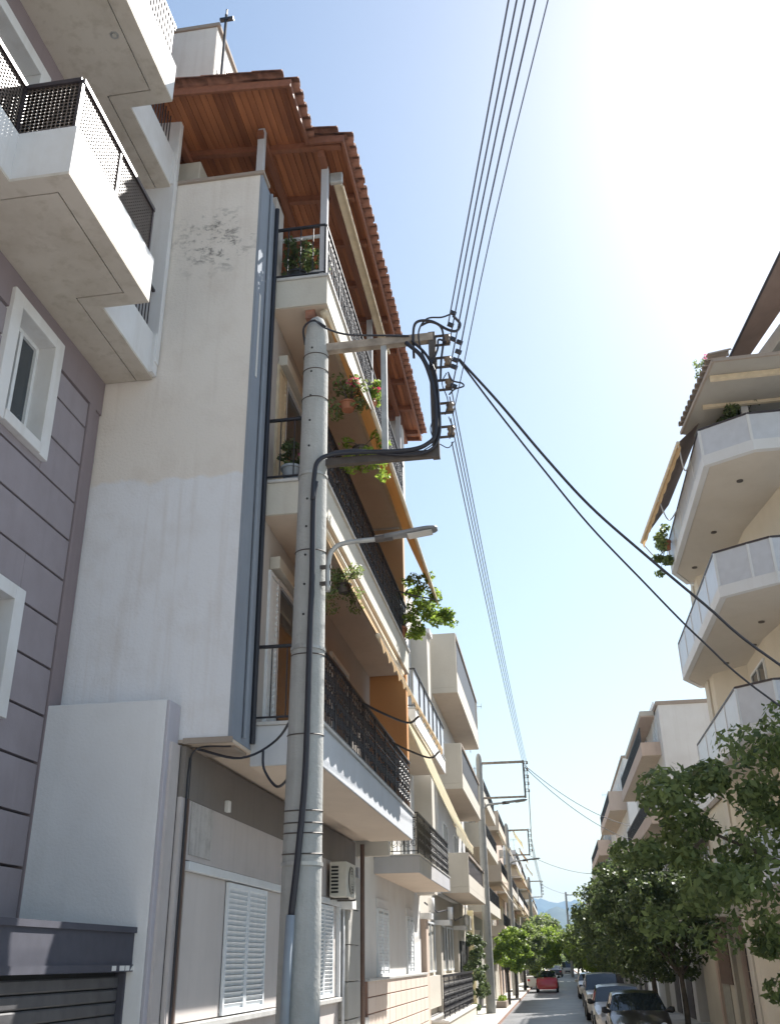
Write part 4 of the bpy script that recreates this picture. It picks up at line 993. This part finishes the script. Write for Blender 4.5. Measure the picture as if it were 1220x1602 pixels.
block('grey topped block with narrow tower, far left side', -1, -3.8, 121, 142, 13.6, 'far_grey', [3.7, 6.7, 9.7], 'fascia2', aw=['awning_white'], seed=7, pent=2.)
block('last small block at the left end of the street', -1, -3.8, 144, 178, 12.2, 'cream', [3.7, 6.7, 9.], 'fascia2', seed=8)
block('hazy block closing the left row', -1, -3.8, 182, 240, 11, 'peach', [3.7, 6.7], 'fascia2', seed=9)

def far_ac(label, x, y, z, side=-1):
    t = thing('air_conditioner', label, 'air conditioner', (x, y, z), 'air conditioners on the far facades')
    S = 1 if side < 0 else -1
    MB().box(min(x, x+S*.32), max(x, x+S*.32), y, y+.8, z, z+.58).build('casing', 'ac_white', t, bevel=.02)
    MB().tube([(x+S*.321, y+.4, z+.29), (x+S*.33, y+.4, z+.29)], .22, 18).build('fan_grille', 'dark_steel', t)
far_ac('air conditioner on the beige wall above the entrance gate', -4.0, 45.6, 3.5)
far_ac('air conditioner on the first block past the second pole, lower floor', -4.1, 52.3, 3.1)
far_ac('air conditioner on the pinkish balconied block', -4.0, 64.2, 2.9)
far_ac('air conditioner under the eaves of the orange walled block', -3.9, 80.0, 9.6)
for i, (x, y, z, h_) in enumerate(((-6, 52, 11.3, 2.2), (-5, 60, 11.3, 1.6), (-4.8, 70, 12.5, 2.4), (-5, 94, 12.7, 3.), (-4.6, 110, 12.5, 2.6), (-4.5, 133, 13.7, 3.), (5.3, 85, 12.3, 2.6), (5.4, 92, 12.3, 1.9))):
    t = thing('television_antenna', ('thin rooftop antenna, %s along the left skyline' % ('first', 'second', 'third', 'fourth', 'fifth', 'sixth')[i]) if i < 6 else ('thin rooftop antenna, %s along the right skyline' % ('first', 'second', 'third', 'fourth')[i-6]), 'antenna', (x, y, z), 'rooftop antennas')
    MB().tube([(x, y, z), (x, y, z+h_)], .025, 5).build('mast', 'galv', t)
    e2 = MB().bar((x-.5, y, z+h_-.1), (x+.6, y, z+h_-.1), .03)
    for k in range(6): e2.bar((x-.45+k*.2, y, z+h_-.32), (x-.45+k*.2, y, z+h_+.12), .02)
    e2.build('elements', 'galv', t)
# ================================================================== R1 : chamfered white balconies
r1 = thing('apartment_building', 'cream building at right edge with chamfered white balconies and grey parapet panels', 'building', (5.5, 24, 0))
MB().prism([(4.95, 28.6), (4.95, 27.4), (5.75, 26.6), (5.75, 24.2), (6.15, 21.6), (16, 21.6), (16, 28.6)], 0, 15.2).build('wall', 'r1wall', r1)
MB().box(4.90, 4.948, 28.0, 28.6, 0, 12.4).build('corner_trim', 'cream', r1)
for lv, (poly, zs, zt) in enumerate((
        ([(4.2, 26.98), (4.2, 20.15), (5.2, 19.55), (12, 19.55), (12, 27.98), (4.73, 27.98)], 12.45, 13.41),
        ([(4.2, 27.84), (4.2, 20.82), (4.86, 20.37), (5.3, 20.1), (12, 20.1), (12, 28.9), (4.81, 28.9)], 9.5, 10.59),
        ([(4.3, 27.8), (4.3, 21.5), (5.0, 20.9), (12, 20.9), (12, 28.9), (4.85, 28.9)], 6.55, 7.65),
        ([(4.3, 27.8), (4.3, 21.5), (5.0, 20.9), (12, 20.9), (12, 28.9), (4.85, 28.9)], 3.6, 4.7))):
    n = len(poly)
    if sum(poly[i][0]*poly[(i+1) % n][1]-poly[(i+1) % n][0]*poly[i][1] for i in range(n)) < 0: poly = poly[::-1]
    e0 = [0. if abs(poly[i][0]-12) < .01 and abs(poly[(i+1) % n][0]-12) < .01 else 1. for i in range(n)]
    bal = MB().prism(inset(poly, [.04*x for x in e0]), zs+.03, zs+.2).build('balcony', 'r1white', r1)
    m1 = MB(); inn = inset(poly, [.14*x for x in e0]); ring(m1, poly, inn, zs, zs+.26); m1.build('edge_band', 'r1white', bal)
    MB().prism(inset(poly, [.15*x for x in e0]), zs+.012, zs+.029).build('soffit', 'r1soffit', bal)
    pan = MB(); pi_ = inset(poly, [.03*x for x in e0]); pj = inset(poly, [.07*x for x in e0])
    pts_l = list(range(n))
    for i in range(n):
        j = (i+1) % n
        if e0[i] == 0: continue
        a, b = Vector(pi_[i]), Vector(pi_[j]); L = (b-a).length; k = max(1, round(L/1.5))
        for q in range(k):
            p = a.lerp(b, q/k); r_ = a.lerp(b, (q+1)/k); d = (r_-p).normalized(); p = p+d*.02; r_ = r_-d*.02
            if q: MB().bar((p.x, p.y, zs+.262), (p.x, p.y, zt-.045), .05, .05).build('mullion', 'r1white', bal)
            MB().bar((p.x, p.y, (zs+.265+zt-.04)/2), (r_.x, r_.y, (zs+.265+zt-.04)/2), .025, zt-zs-.31).build('parapet_panel', 'r1panel', bal)
        MB().bar((a.x, a.y, zt-.02), (b.x, b.y, zt-.02), .06, .045).build('top_rail', 'bronze', bal)
        if i is not None:
            c_ = a; MB().box(c_.x-.03, c_.x+.03, c_.y-.03, c_.y+.03, zs+.262, zt-.045).build('corner_post', 'r1white', bal)
    for (lx, ly) in {0: ((5.15, 21.1), (4.98, 24.1), (4.8, 26.6)), 1: ((5.44, 22.8), (5.17, 26.3), (5.6, 24.7))}.get(lv, ((5.1, 24.),)):
        MB().tube([(lx, ly, zs-.012), (lx, ly, zs+.012)], .075, 16).build('soffit_lamp', 'dark_steel', bal)
for z0 in (7.0, 9.75, 12.7): window(r1, 5.75, 24.5, 26.2, z0, z0+2.1, side=-1)
# roof cover over the top balcony
rf1 = MB().slab([(4.4, 18.35, 14.12), (4.04, 21.3, 14.0), (7.5, 23.2, 14.1), (9, 18.3, 14.15)], -.05).build('roof', 'far_grey', r1)
MB().bar((4.4, 18.35, 14.10), (4.04, 21.3, 13.98), .05, .08).build('fascia_board', 'coping', rf1)
MB().bar((4.4, 18.35, 14.10), (9, 18.3, 14.13), .05, .08).build('fascia_board', 'coping', rf1)
tls = []; d_ = Vector((4.04-4.4, 21.3-18.35, -.12)); nn = 13
for i in range(nn):
    p = Vector((4.34, 18.4, 14.24))+d_*(i/nn); tls.append(tuple(p))
pieces('roof_tile', arc_tile(.5, .1, .11), 'coping', rf1, tls, [(0, .2, 3.14+.12)]*nn)
for x, y in ((4.75, 21.2), (5.35, 20.3)): MB().box(x-.08, x+.08, y-.08, y+.08, 13.42, 14.2).build('roof_post', 'r1white', rf1)
for yb in (18.9, 20.1, 21.2): MB().bar((4.4, yb, 13.98), (8.5, yb, 14.02), .09, .12).build('roof_beam', 'cassette', rf1)
t_ = thing('awning', 'tan and brown awning let down beside the top right balcony, scalloped edge', 'awning', (4.1, 24, 14))
a0, a1, c0, c1 = (4.55, 20.9, 14.12), (4.35, 26.6, 14.5), (3.80, 20.6, 13.35), (3.43, 26.7, 13.4)
MB().slab([a0, c0, c1, a1][::-1], .006).build('cloth', 'awning_brown', t_)
MB().tube([c0, c1], .045, 8).build('front_bar', 'cassette', t_)
v = MB(); m_ = 60
for i in range(m_+1):
    p = Vector(c0).lerp(Vector(c1), i/m_); v.v += [(p.x+.02, p.y, p.z), (p.x+.05, p.y, p.z-.14-.06*abs(math.sin(i*.5)))]
for i in range(m_): v.f.append((2*i, 2*i+2, 2*i+3, 2*i+1))
v.build('valance', 'awning_tan', t_)
for q, (px_, py_) in enumerate(((4.2, 21.4), (4.2, 24.3), (4.2, 26.9))):
    p = Vector(c0).lerp(Vector(c1), q/2)
    MB().tube(smooth_path([(px_, py_, 13.3-.25*q*0), ((px_+p.x)/2, py_, 13.0), tuple(p)]), .018, 6).build('arm', 'pipe_white', t_)
t_ = thing('awning', 'dark brown awning at the very top right above the tiled porch', 'awning', (6, 18, 15.5))
MB().slab([(5.78, 16.3, 15.5), (5.30, 20.5, 15.5), (5.85, 20.6, 15.62), (6.75, 16.4, 15.62)], .02).build('cloth', 'awning_brown', t_)
MB().tube([(5.78, 16.3, 15.5), (5.30, 20.5, 15.5)], .03, 8).build('front_bar', 'bronze', t_)
MB().prism([(5.98, 20.65), (6.85, 16.9), (12, 16.9), (12, 24), (5.98, 24)][::-1], 15.215, 15.59).build('penthouse_wall', 'r1soffit', r1)
MB().box(4.95, 6.19, 20.9, 24, 15.21, 15.8).build('terrace_parapet', 'r1white', r1)
MB().slab([(5.32, 20.4, 14.62), (5.5, 24.5, 14.62), (12, 24.5, 14.7), (12, 20.4, 14.7)], .15).build('terrace_slab', 'r1soffit', r1)

# right side row
rb = block('low cream house behind the big right hand trees', 1, 5.3, 28.9, 40.6, 6.6, 'r1wall', [3.3], 'cream', seed=11)
for y0, mt in ((29.3, 'cream'), (31.0, 'peach'), (32.9, 'cream'), (36.2, 'peach')): MB().box(5.18, 5.298, y0, y0+.35, .12, 3.2).build('pilaster', mt, rb)
MB().box(5.2, 5.298, 33.6, 35.9, 1.5, 3.25).build('brown_window', 'pipe_brown', rb)
rbr = MB()
for i in range(7): rbr.box(5.15, 5.297, 29.8, 30.9, .3+i*.4, .31+i*.4)
rbr.build('wall_joints', 'peach', rb)
t_ = awning('awning', 'dark narrow awning seen through the right hand tree', 34.5, 38.5, 5.2, 6.1, 4.4, 5.4, 'awning_brown', arms=False)
r2 = block('tall white gabled block right of centre behind the tree top, peach soffits', 1, 5.0, 41, 56, 11.9, 'white_wall', [4.2, 7.2, 10.0], 'peach', seed=12, rail='iron', bx=.8)
MB().box(4.35, 4.99, 42.2, 52, 11.75, 11.95).build('roof_canopy', 'cream', r2); MB().box(4.37, 4.98, 42.22, 51.9, 11.70, 11.745).build('canopy_soffit', 'peach', r2)
block('pink white block, second beyond the tree top on the right', 1, 5.0, 62, 77, 13.6, 'white_wall', [4.2, 7.3, 10.6], 'peach', seed=13)
block('grey beige block, third on the right beyond the trees', 1, 4.9, 80, 97, 12.2, 'far_grey', [4.2, 7.3, 9.6], 'peach', seed=14)
block('pale block far down the right side', 1, 4.9, 100, 125, 11.5, 'cream', [4.2, 7.3], 'fascia2', seed=15)
block('small distant block at the end of the right row', 1, 4.9, 130, 180, 9.5, 'white_wall', [4.2, 7.], 'fascia2', seed=16)

# ================================================================== trees
def tree(label, x, y, trunk_h, crown_c, crown_r, n, size, mat='leaf', seed=0, clumps=60, clump_r=.42, trunk_r=.11, group='street trees along the pavements', lean=(0, 0), cat='tree', limbs=7):
    g = random.Random(seed); t = thing('street_tree', label, cat, (x, y, .1), group)
    cs = []; rs = []
    for i in range(clumps):
        while True:
            v = Vector((g.uniform(-1, 1), g.uniform(-1, 1), g.uniform(-1, 1)))
            if v.length < 1: break
        v = v.normalized()*(g.uniform(.35, 1.) if g.random() < .35 else g.uniform(.72, 1.08))
        cs.append((crown_c[0]+v.x*crown_r[0], crown_c[1]+v.y*crown_r[1], crown_c[2]+v.z*crown_r[2])); rs.append(clump_r*g.uniform(.55, 1.25))
    top = Vector((x+lean[0], y+lean[1], trunk_h))
    tk = MB(); tk.tube(smooth_path([(x, y, .0), (x+lean[0]*.3+.03, y+lean[1]*.3, trunk_h*.45), tuple(top)], 4), [trunk_r*(1.15-.4*i/8) for i in range(9)], 10)
    for i in range(limbs):
        c = Vector(cs[g.randrange(len(cs))]); m = top.lerp(c, .5)+Vector((g.uniform(-.2, .2), g.uniform(-.2, .2), .1))
        tk.tube(smooth_path([tuple(top-Vector((0, 0, .1))), tuple(m), tuple(c)], 4), [trunk_r*.55*(1-.1*k) for k in range(9)], 6)
    tk.build('trunk', 'bark', t, smooth=True)
    v, k = leaves(cs, rs, n, size, seed+100)
    leaf_obj('crown', v, k, mat, t)
    return t
tree('large dense leafy tree at the right edge whose trunk stands outside the frame', 4.15, 13.6, 2.6, (3.45, 13.5, 3.55), (2.3, 1.6, 1.65), 19000, .115, 'leaf', 21, clumps=125, clump_r=.36, trunk_r=.14)
tree('dark round tree on a slim trunk behind the dark parked car', 3.42, 31, 1.9, (2.85, 31.3, 3.55), (1.75, 2.0, 1.75), 15000, .15, 'leaf_dark', 22, clumps=110, clump_r=.46, trunk_r=.085)
tree('dark tree next along the right pavement, behind the silver car', 3.4, 40, 1.9, (2.75, 40, 3.7), (1.9, 2.4, 2.0), 12000, .17, 'leaf_dark', 23, clumps=90, clump_r=.55)
tree('third tree of the right pavement row beside the white off-roader', 3.4, 52, 1.9, (2.7, 52, 3.6), (2.0, 2.8, 1.9), 11000, .2, 'leaf', 24, clumps=70, clump_r=.6)
tree('fourth tree of the right pavement row, paler', 3.3, 68, 1.9, (2.6, 68, 3.3), (1.9, 3, 1.7), 7000, .24, 'leaf_lime', 25, clumps=60, clump_r=.6)
for i, y in enumerate((86, 104, 125, 150, 180)):
    tree('distant tree on the right side, %s in the far row' % ('nearest', 'second', 'third', 'fourth', 'last')[i], 3.2, y, 2, (2.9, y, 3.4), (1.9, 4, 1.8), 3500, .34, 'leaf', 30+i, clumps=45, clump_r=.75, limbs=3)
tree('small bright green tree just right of the second pole foot', -2.75, 57.5, 1.7, (-2.55, 57.5, 2.85), (1.1, 1.1, .95), 6000, .16, 'leaf_lime', 41, clumps=40, clump_r=.38, trunk_r=.09)
tree('small darker tree second along the left pavement after the pole', -2.7, 67, 1.7, (-2.1, 67, 3.0), (1.3, 1.6, 1.2), 7000, .18, 'leaf', 42, clumps=45, clump_r=.45, trunk_r=.1)
tree('wide green tree third along the left pavement', -2.7, 84, 1.9, (-1.6, 84, 3.0), (1.9, 2.4, 1.7), 8000, .22, 'leaf_lime', 43, clumps=60, clump_r=.55, trunk_r=.12)
for i, (y, m_) in enumerate(((100, 'leaf'), (116, 'leaf_lime'), (136, 'leaf'), (160, 'leaf'), (190, 'leaf_lime'))):
    tree('distant tree on the left side, %s in the far row' % ('nearest', 'second', 'third', 'fourth', 'last')[i], -2.7, y, 2, (-1.5+.1*i, y, 3.9+.3*i), (1.9, 4, 2.1+.3*i), 3800, .34, m_, 50+i, clumps=45, clump_r=.75, limbs=3)
v, k = leaves([(R.uniform(-40, 44), R.uniform(235, 300), R.uniform(1, 5)) for _ in range(260)], [2.4]*260, 14000, .9, 77)
tag(leaf_obj('woodland', v, k, 'leaf'), kind='stuff')
tag(MB().box(-60, 60, 300, 306, 0, 5).build('far_hedge', 'leaf_dark'), 'dark hedge mass closing the far end of the road', 'hedge')

# ================================================================== potted and hanging plants
def potted(label, x, y, z, h, w_, n, size, mat, flower=None, pot='pot', seed=0, cat='plant', pr=.14, ph=.26, cc=None):
    t = thing('potted_plant', label, cat, (x, y, z), 'balcony plants')
    if pot: 
        MB().tube([(x, y, z), (x, y, z+ph*.85), (x, y, z+ph*.86), (x, y, z+ph)], [pr*.72, pr*.95, pr*1.1, pr*1.1], 16).build('pot', pot, t)
    g = random.Random(seed); cs = cc or [(x+g.uniform(-w_, w_), y+g.uniform(-w_, w_), z+ph+g.uniform(0, h)) for _ in range(12)]
    st = MB()
    for c in cs[:7]: st.tube([(x, y, z+ph*.8), ((x+c[0])/2+.02, (y+c[1])/2, (z+ph+c[2])/2+.03), c], .008, 5)
    st.build('stems', 'bark', t)
    v, k = leaves(cs, [w_*.55]*len(cs), n, size, seed); leaf_obj('foliage', v, k, mat, t)
    if flower:
        v, k = leaves([cs[i] for i in range(0, len(cs), 3)], [w_*.4]*len(cs[::3]), n//6, size*.8, seed+5); leaf_obj('flowers', v+np.array([0, -.03, .05]), k, flower, t)
    return t
potted('pink geranium in a clay pot behind the second floor rail', -2.83, 11.42, 8.3, .45, .16, 500, .06, 'leaf', 'flower_pink', seed=1)
potted('green plant in a dark pot beside the geranium', -3.12, 11.42, 8.3, .55, .14, 450, .07, 'leaf_dark', None, 'pvc', seed=2)
potted('leafy plant in a dark pot at the near end of the top balcony', -3.15, 11.5, 11.77, .55, .2, 700, .08, 'leaf_dark', None, 'black', seed=3)
potted('second bushy plant in a pale pot on the top balcony', -2.86, 11.6, 11.77, .4, .15, 500, .07, 'leaf', None, 'pot_white', seed=4)
potted('flowering shrub spilling through the top rail near its middle', -2.72, 15.4, 11.77, .5, .22, 700, .08, 'leaf_lime', 'flower_pink', seed=5)
hg = potted('hanging basket of pink flowering geranium right of the near pole', -2.36, 11.6, 9.52, .35, .26, 520, .07, 'leaf', 'flower_pink', 'pot', seed=6, pr=.12, ph=.12,
       cc=[(-2.36+R.uniform(-.3, .25), 11.6+R.uniform(-.2, .3), 9.6+R.uniform(-.1, .45)) for _ in range(14)])
potted('trailing light green plant below the hanging flower basket', -2.28, 12.2, 9.1, .3, .22, 480, .08, 'leaf_lime', None, 'dark_steel', seed=7, pr=.12, ph=.12,
       cc=[(-2.28+R.uniform(-.25, .35), 12.2+R.uniform(-.2, .3), 9.05+R.uniform(-.25, .35)) for _ in range(12)])
potted('feathery fern hanging at the first floor right of the near pole', -2.42, 11.7, 6.75, .25, .25, 1100, .045, 'leaf', None, 'dark_steel', seed=8, pr=.1, ph=.12,
       cc=[(-2.42+R.uniform(-.25, .25), 11.7+R.uniform(-.2, .2), 6.75+R.uniform(-.15, .3)) for _ in range(14)])
lm = [(-2.3+R.uniform(-.3, .45), 19.1+R.uniform(-.5, .5), 8.45+R.uniform(0, 1.25)) for _ in range(26)]+[(-1.75+R.uniform(-.12, .1), 19.2, 8.9+R.uniform(-.2, .2)) for _ in range(6)]
potted('big yellow green lemon bush leaning out at the far end of the second floor balcony', -2.78, 19.0, 8.3, 1., .30, 2300, .095, 'leaf_lime', None, 'pot', seed=9, pr=.2, ph=.35, cc=lm)
potted('dark shrub with leaves hanging by the right top awning', 4.05, 26.2, 12.9, .5, .28, 800, .12, 'leaf', None, 'pot', seed=10, cc=[(3.85+R.uniform(-.15, .2), 26.2+R.uniform(-.8, .8), 12.85+R.uniform(-.4, .5)) for _ in range(14)])
potted('pink flowered plant on the roof edge at top right', 4.6, 19.6, 14.25, .5, .25, 350, .08, 'leaf', 'flower_pink', 'pot', seed=11)
potted('bushy green plant under the right tiled porch', 5.3, 20.5, 13.42, .5, .35, 1200, .12, 'leaf_dark', None, 'pot_white', seed=12)
potted('dark creeper over the black entrance gate', -3.85, 44.6, .12, 2.6, .4, 3500, .14, 'leaf_dark', None, 'pot', seed=13, cc=[(-3.75+R.uniform(-.2, .6), 44.+R.uniform(-.4, 3.6), R.uniform(.5, 3.6)) for _ in range(40)])

# ================================================================== cars
def car(name, label, x, y, paint, L=4.3, W=1.74, Hh=1.46, facing=-1, suv=False, group='cars parked along the street'):
    t = thing(name, label, 'car', (x, y, 0), group)
    hr = Hh
    # stations: s (0 front .. 1 rear), z of belt, z of roof(=belt where no cabin), half width at belt, half width at top
    if suv: S_ = [(0, .62, .80, .80), (.02, .90, .98, .94), (.10, .98, 1.06, .97), (.27, 1.04, 1.10, .98), (.33, 1.05, 1.42, .98), (.40, 1.06, hr-.04, .98), (.55, 1.06, hr, .98), (.85, 1.06, hr-.01, .98), (.96, 1.04, hr-.08, .96), (.985, .98, 1.15, .95), (1., .7, .85, .88)]
    else: S_ = [(0, .45, .58, .78), (.02, .62, .72, .90), (.08, .72, .80, .96), (.25, .86, .93, .99), (.30, .90, 1.0, .99), (.41, .93, hr-.07, .98), (.50, .94, hr, .98), (.70, .94, hr-.02, .98), (.88, .94, 1.02, .96), (.97, .90, .95, .92), (1., .6, .7, .85)]
    V = []; hw = W/2; rings = []
    for s, zb, zt, wk in S_:
        yy = y+facing*(-1)*(s-.5)*L*(1) if facing < 0 else y-(s-.5)*L
        yy = y+(s-.5)*L if facing < 0 else y-(s-.5)*L
        cab = zt-zb
        tw = wk*hw*(.97 if cab < .2 else (.80 if not suv else .88))
        ring = [(0, .22), (wk*hw*.80, .22), (wk*hw*.97, .30), (wk*hw, .50 if zb > .6 else .42), (wk*hw*.995, zb-.06), (wk*hw*.95, zb), (tw+(.0 if cab > .2 else 0), zt-.04 if cab > .2 else zb+.6*cab), (tw-.10, zt), (0, zt+(.03 if cab > .2 else .02))]
        rings.append([(x+q[0], yy, q[1]) for q in ring]+[(x-q[0], yy, q[1]) for q in ring[-2:0:-1]])
    n = len(rings[0]); body = MB(); glass = MB()
    def add(mb, q):
        i = len(mb.v); mb.v += q; mb.f.append(tuple(range(i, i+len(q))))
    for k in range(len(rings)-1):
        for j in range(n):
            a, b = rings[k], rings[k+1]; q = [a[j], a[(j+1) % n], b[(j+1) % n], b[j]]
            if facing > 0: q = q[::-1]
            jj = j if j < 8 else n-1-j
            isg = False
            zt0, zb0, zt1, zb1 = S_[k][2], S_[k][1], S_[k+1][2], S_[k+1][1]
            if jj == 5 and (zt0-zb0 > .2 and zt1-zb1 > .2): isg = True                     # side windows
            if jj in (6, 7) and ((zt0-zb0 <= .2 and zt1-zb1 > .3) or (zt0-zb0 > .2 and abs(zt1-zt0) > .2)): isg = True   # wind and rear screens
            if jj == 5 and ((zt0-zb0 > .3) != (zt1-zb1 > .3)): isg = jj == 5
            add(glass if isg else body, q)
    add(body, rings[0][::-1] if facing < 0 else rings[0]); add(body, rings[-1] if facing < 0 else rings[-1][::-1])
    import bmesh
    def fin(mb, nm, m, bev):
        o = mb.build(nm, m, t, smooth=True); bm = bmesh.new(); bm.from_mesh(o.data); bmesh.ops.remove_doubles(bm, verts=bm.verts, dist=.0005); bm.to_mesh(o.data); bm.free()
        es = o.modifiers.new('edges', 'EDGE_SPLIT'); es.split_angle = math.radians(38); return o
    bo = fin(body, 'body', paint, 0); fin(glass, 'windows', 'car_glass', 0)
    fy = (lambda s: y+(s-.5)*L) if facing < 0 else (lambda s: y-(s-.5)*L); dy = -1 if facing < 0 else 1
    wr = .33 if not suv else .37
    for s in (.18, .80):
        for sx in (-1, 1):
            w_ = MB().tube([(x+sx*(hw-.19), fy(s), wr), (x+sx*(hw+.01), fy(s), wr)], wr, 22).build('wheel', 'rubber', t)
            MB().tube([(x+sx*(hw+.005), fy(s), wr), (x+sx*(hw+.018), fy(s), wr)], wr*.62, 14).build('rim', 'galv', w_)
    for sx in (-1, 1):
        MB().tube([(x+sx*(hw-.12), fy(.31), .98 if not suv else 1.12), (x+sx*(hw+.07), fy(.315), 1.02 if not suv else 1.16), (x+sx*(hw+.16), fy(.315), 1.03 if not suv else 1.17)], [.02, .09, .06], 10).build('mirror', 'black' if paint != 'car_white' else paint, t, smooth=True)
        zl = .68 if not suv else .88
        MB().tube([(x+sx*hw*.66, fy(.012)+dy*.02, zl), (x+sx*hw*.68, fy(.05)+dy*.03, zl)], .10, 14).build('headlight', 'headlight', t)
        MB().box(x+sx*hw*.70-.1, x+sx*hw*.70+.1, min(fy(1.0)-dy*.0, fy(1.0)-dy*.02), max(fy(1.0), fy(1.0)-dy*.02)+.001, .62, .78).build('tail_light', 'car_red', t)
    y0 = fy(0)
    MB().box(x-.36, x+.36, min(y0, y0+dy*.015), max(y0, y0+dy*.015), .40, .52 if not suv else .7).build('grille', 'black', t)
    MB().box(x-.24, x+.24, min(y0+dy*.016, y0+dy*.03), max(y0+dy*.016, y0+dy*.03), .42, .53).build('number_plate', 'white_paint', t)
    return t
car('parked_car', 'dark brown car parked nearest on the right, facing the camera', 2.04, 30.6, 'car_dark', L=4.2, W=1.62)
car('parked_car', 'silver car parked second in the right hand row', 1.86, 36.6, 'car_silver', L=4.2, W=1.7, Hh=1.5)
car('parked_car', 'white off-roader parked third in the right hand row', 1.9, 46.5, 'car_white', L=4.4, W=1.8, Hh=1.72, suv=True)
car('parked_car', 'grey car just beyond the white off-roader', 2.0, 56.0, 'car_grey')
car('parked_car', 'white car farther along the right kerb', 2.0, 70.0, 'car_white')
car('parked_car', 'red car on the left side of the road in the distance', -.95, 83, 'car_red', L=4.0, W=1.68, facing=1)
car('parked_car', 'pale car at the far left kerb just behind the red one', -2.0, 92, 'car_white', L=3.8, W=1.6, Hh=1.42, facing=1)
car('parked_car', 'small dark car in the far distance', -.4, 150, 'car_dark', facing=1)
car('parked_car', 'tiny white van in the far distance of the road', 1.3, 160, 'car_white', Hh=1.9, suv=True)
pd = thing('planter', 'low stone planter with green weeds near the second pole foot', 'planter', (-2.9, 55, .12))
MB().box(-3.2, -2.7, 53.5, 56, .12, .42).build('box', 'coping', pd)
v, k = leaves([(-2.95, 54+i*.25, .5) for i in range(8)], [.22]*8, 700, .1, 90); leaf_obj('foliage', v, k, 'leaf_lime', pd)

# ================================================================== haze
m = bpy.data.materials.new('air'); m.use_nodes = True; n = m.node_tree
n.nodes.clear(); out = n.nodes.new('ShaderNodeOutputMaterial'); pv = n.nodes.new('ShaderNodeVolumePrincipled')
pv.inputs['Color'].default_value = (.42, .68, 1, 1); pv.inputs['Density'].default_value = .00019; pv.inputs['Anisotropy'].default_value = 0.
n.links.new(pv.outputs[0], out.inputs['Volume']); M['air'] = m
tag(MB().box(-5200, 5200, -400, 5300, -1.6, 330).build('haze', 'air'), kind='stuff')
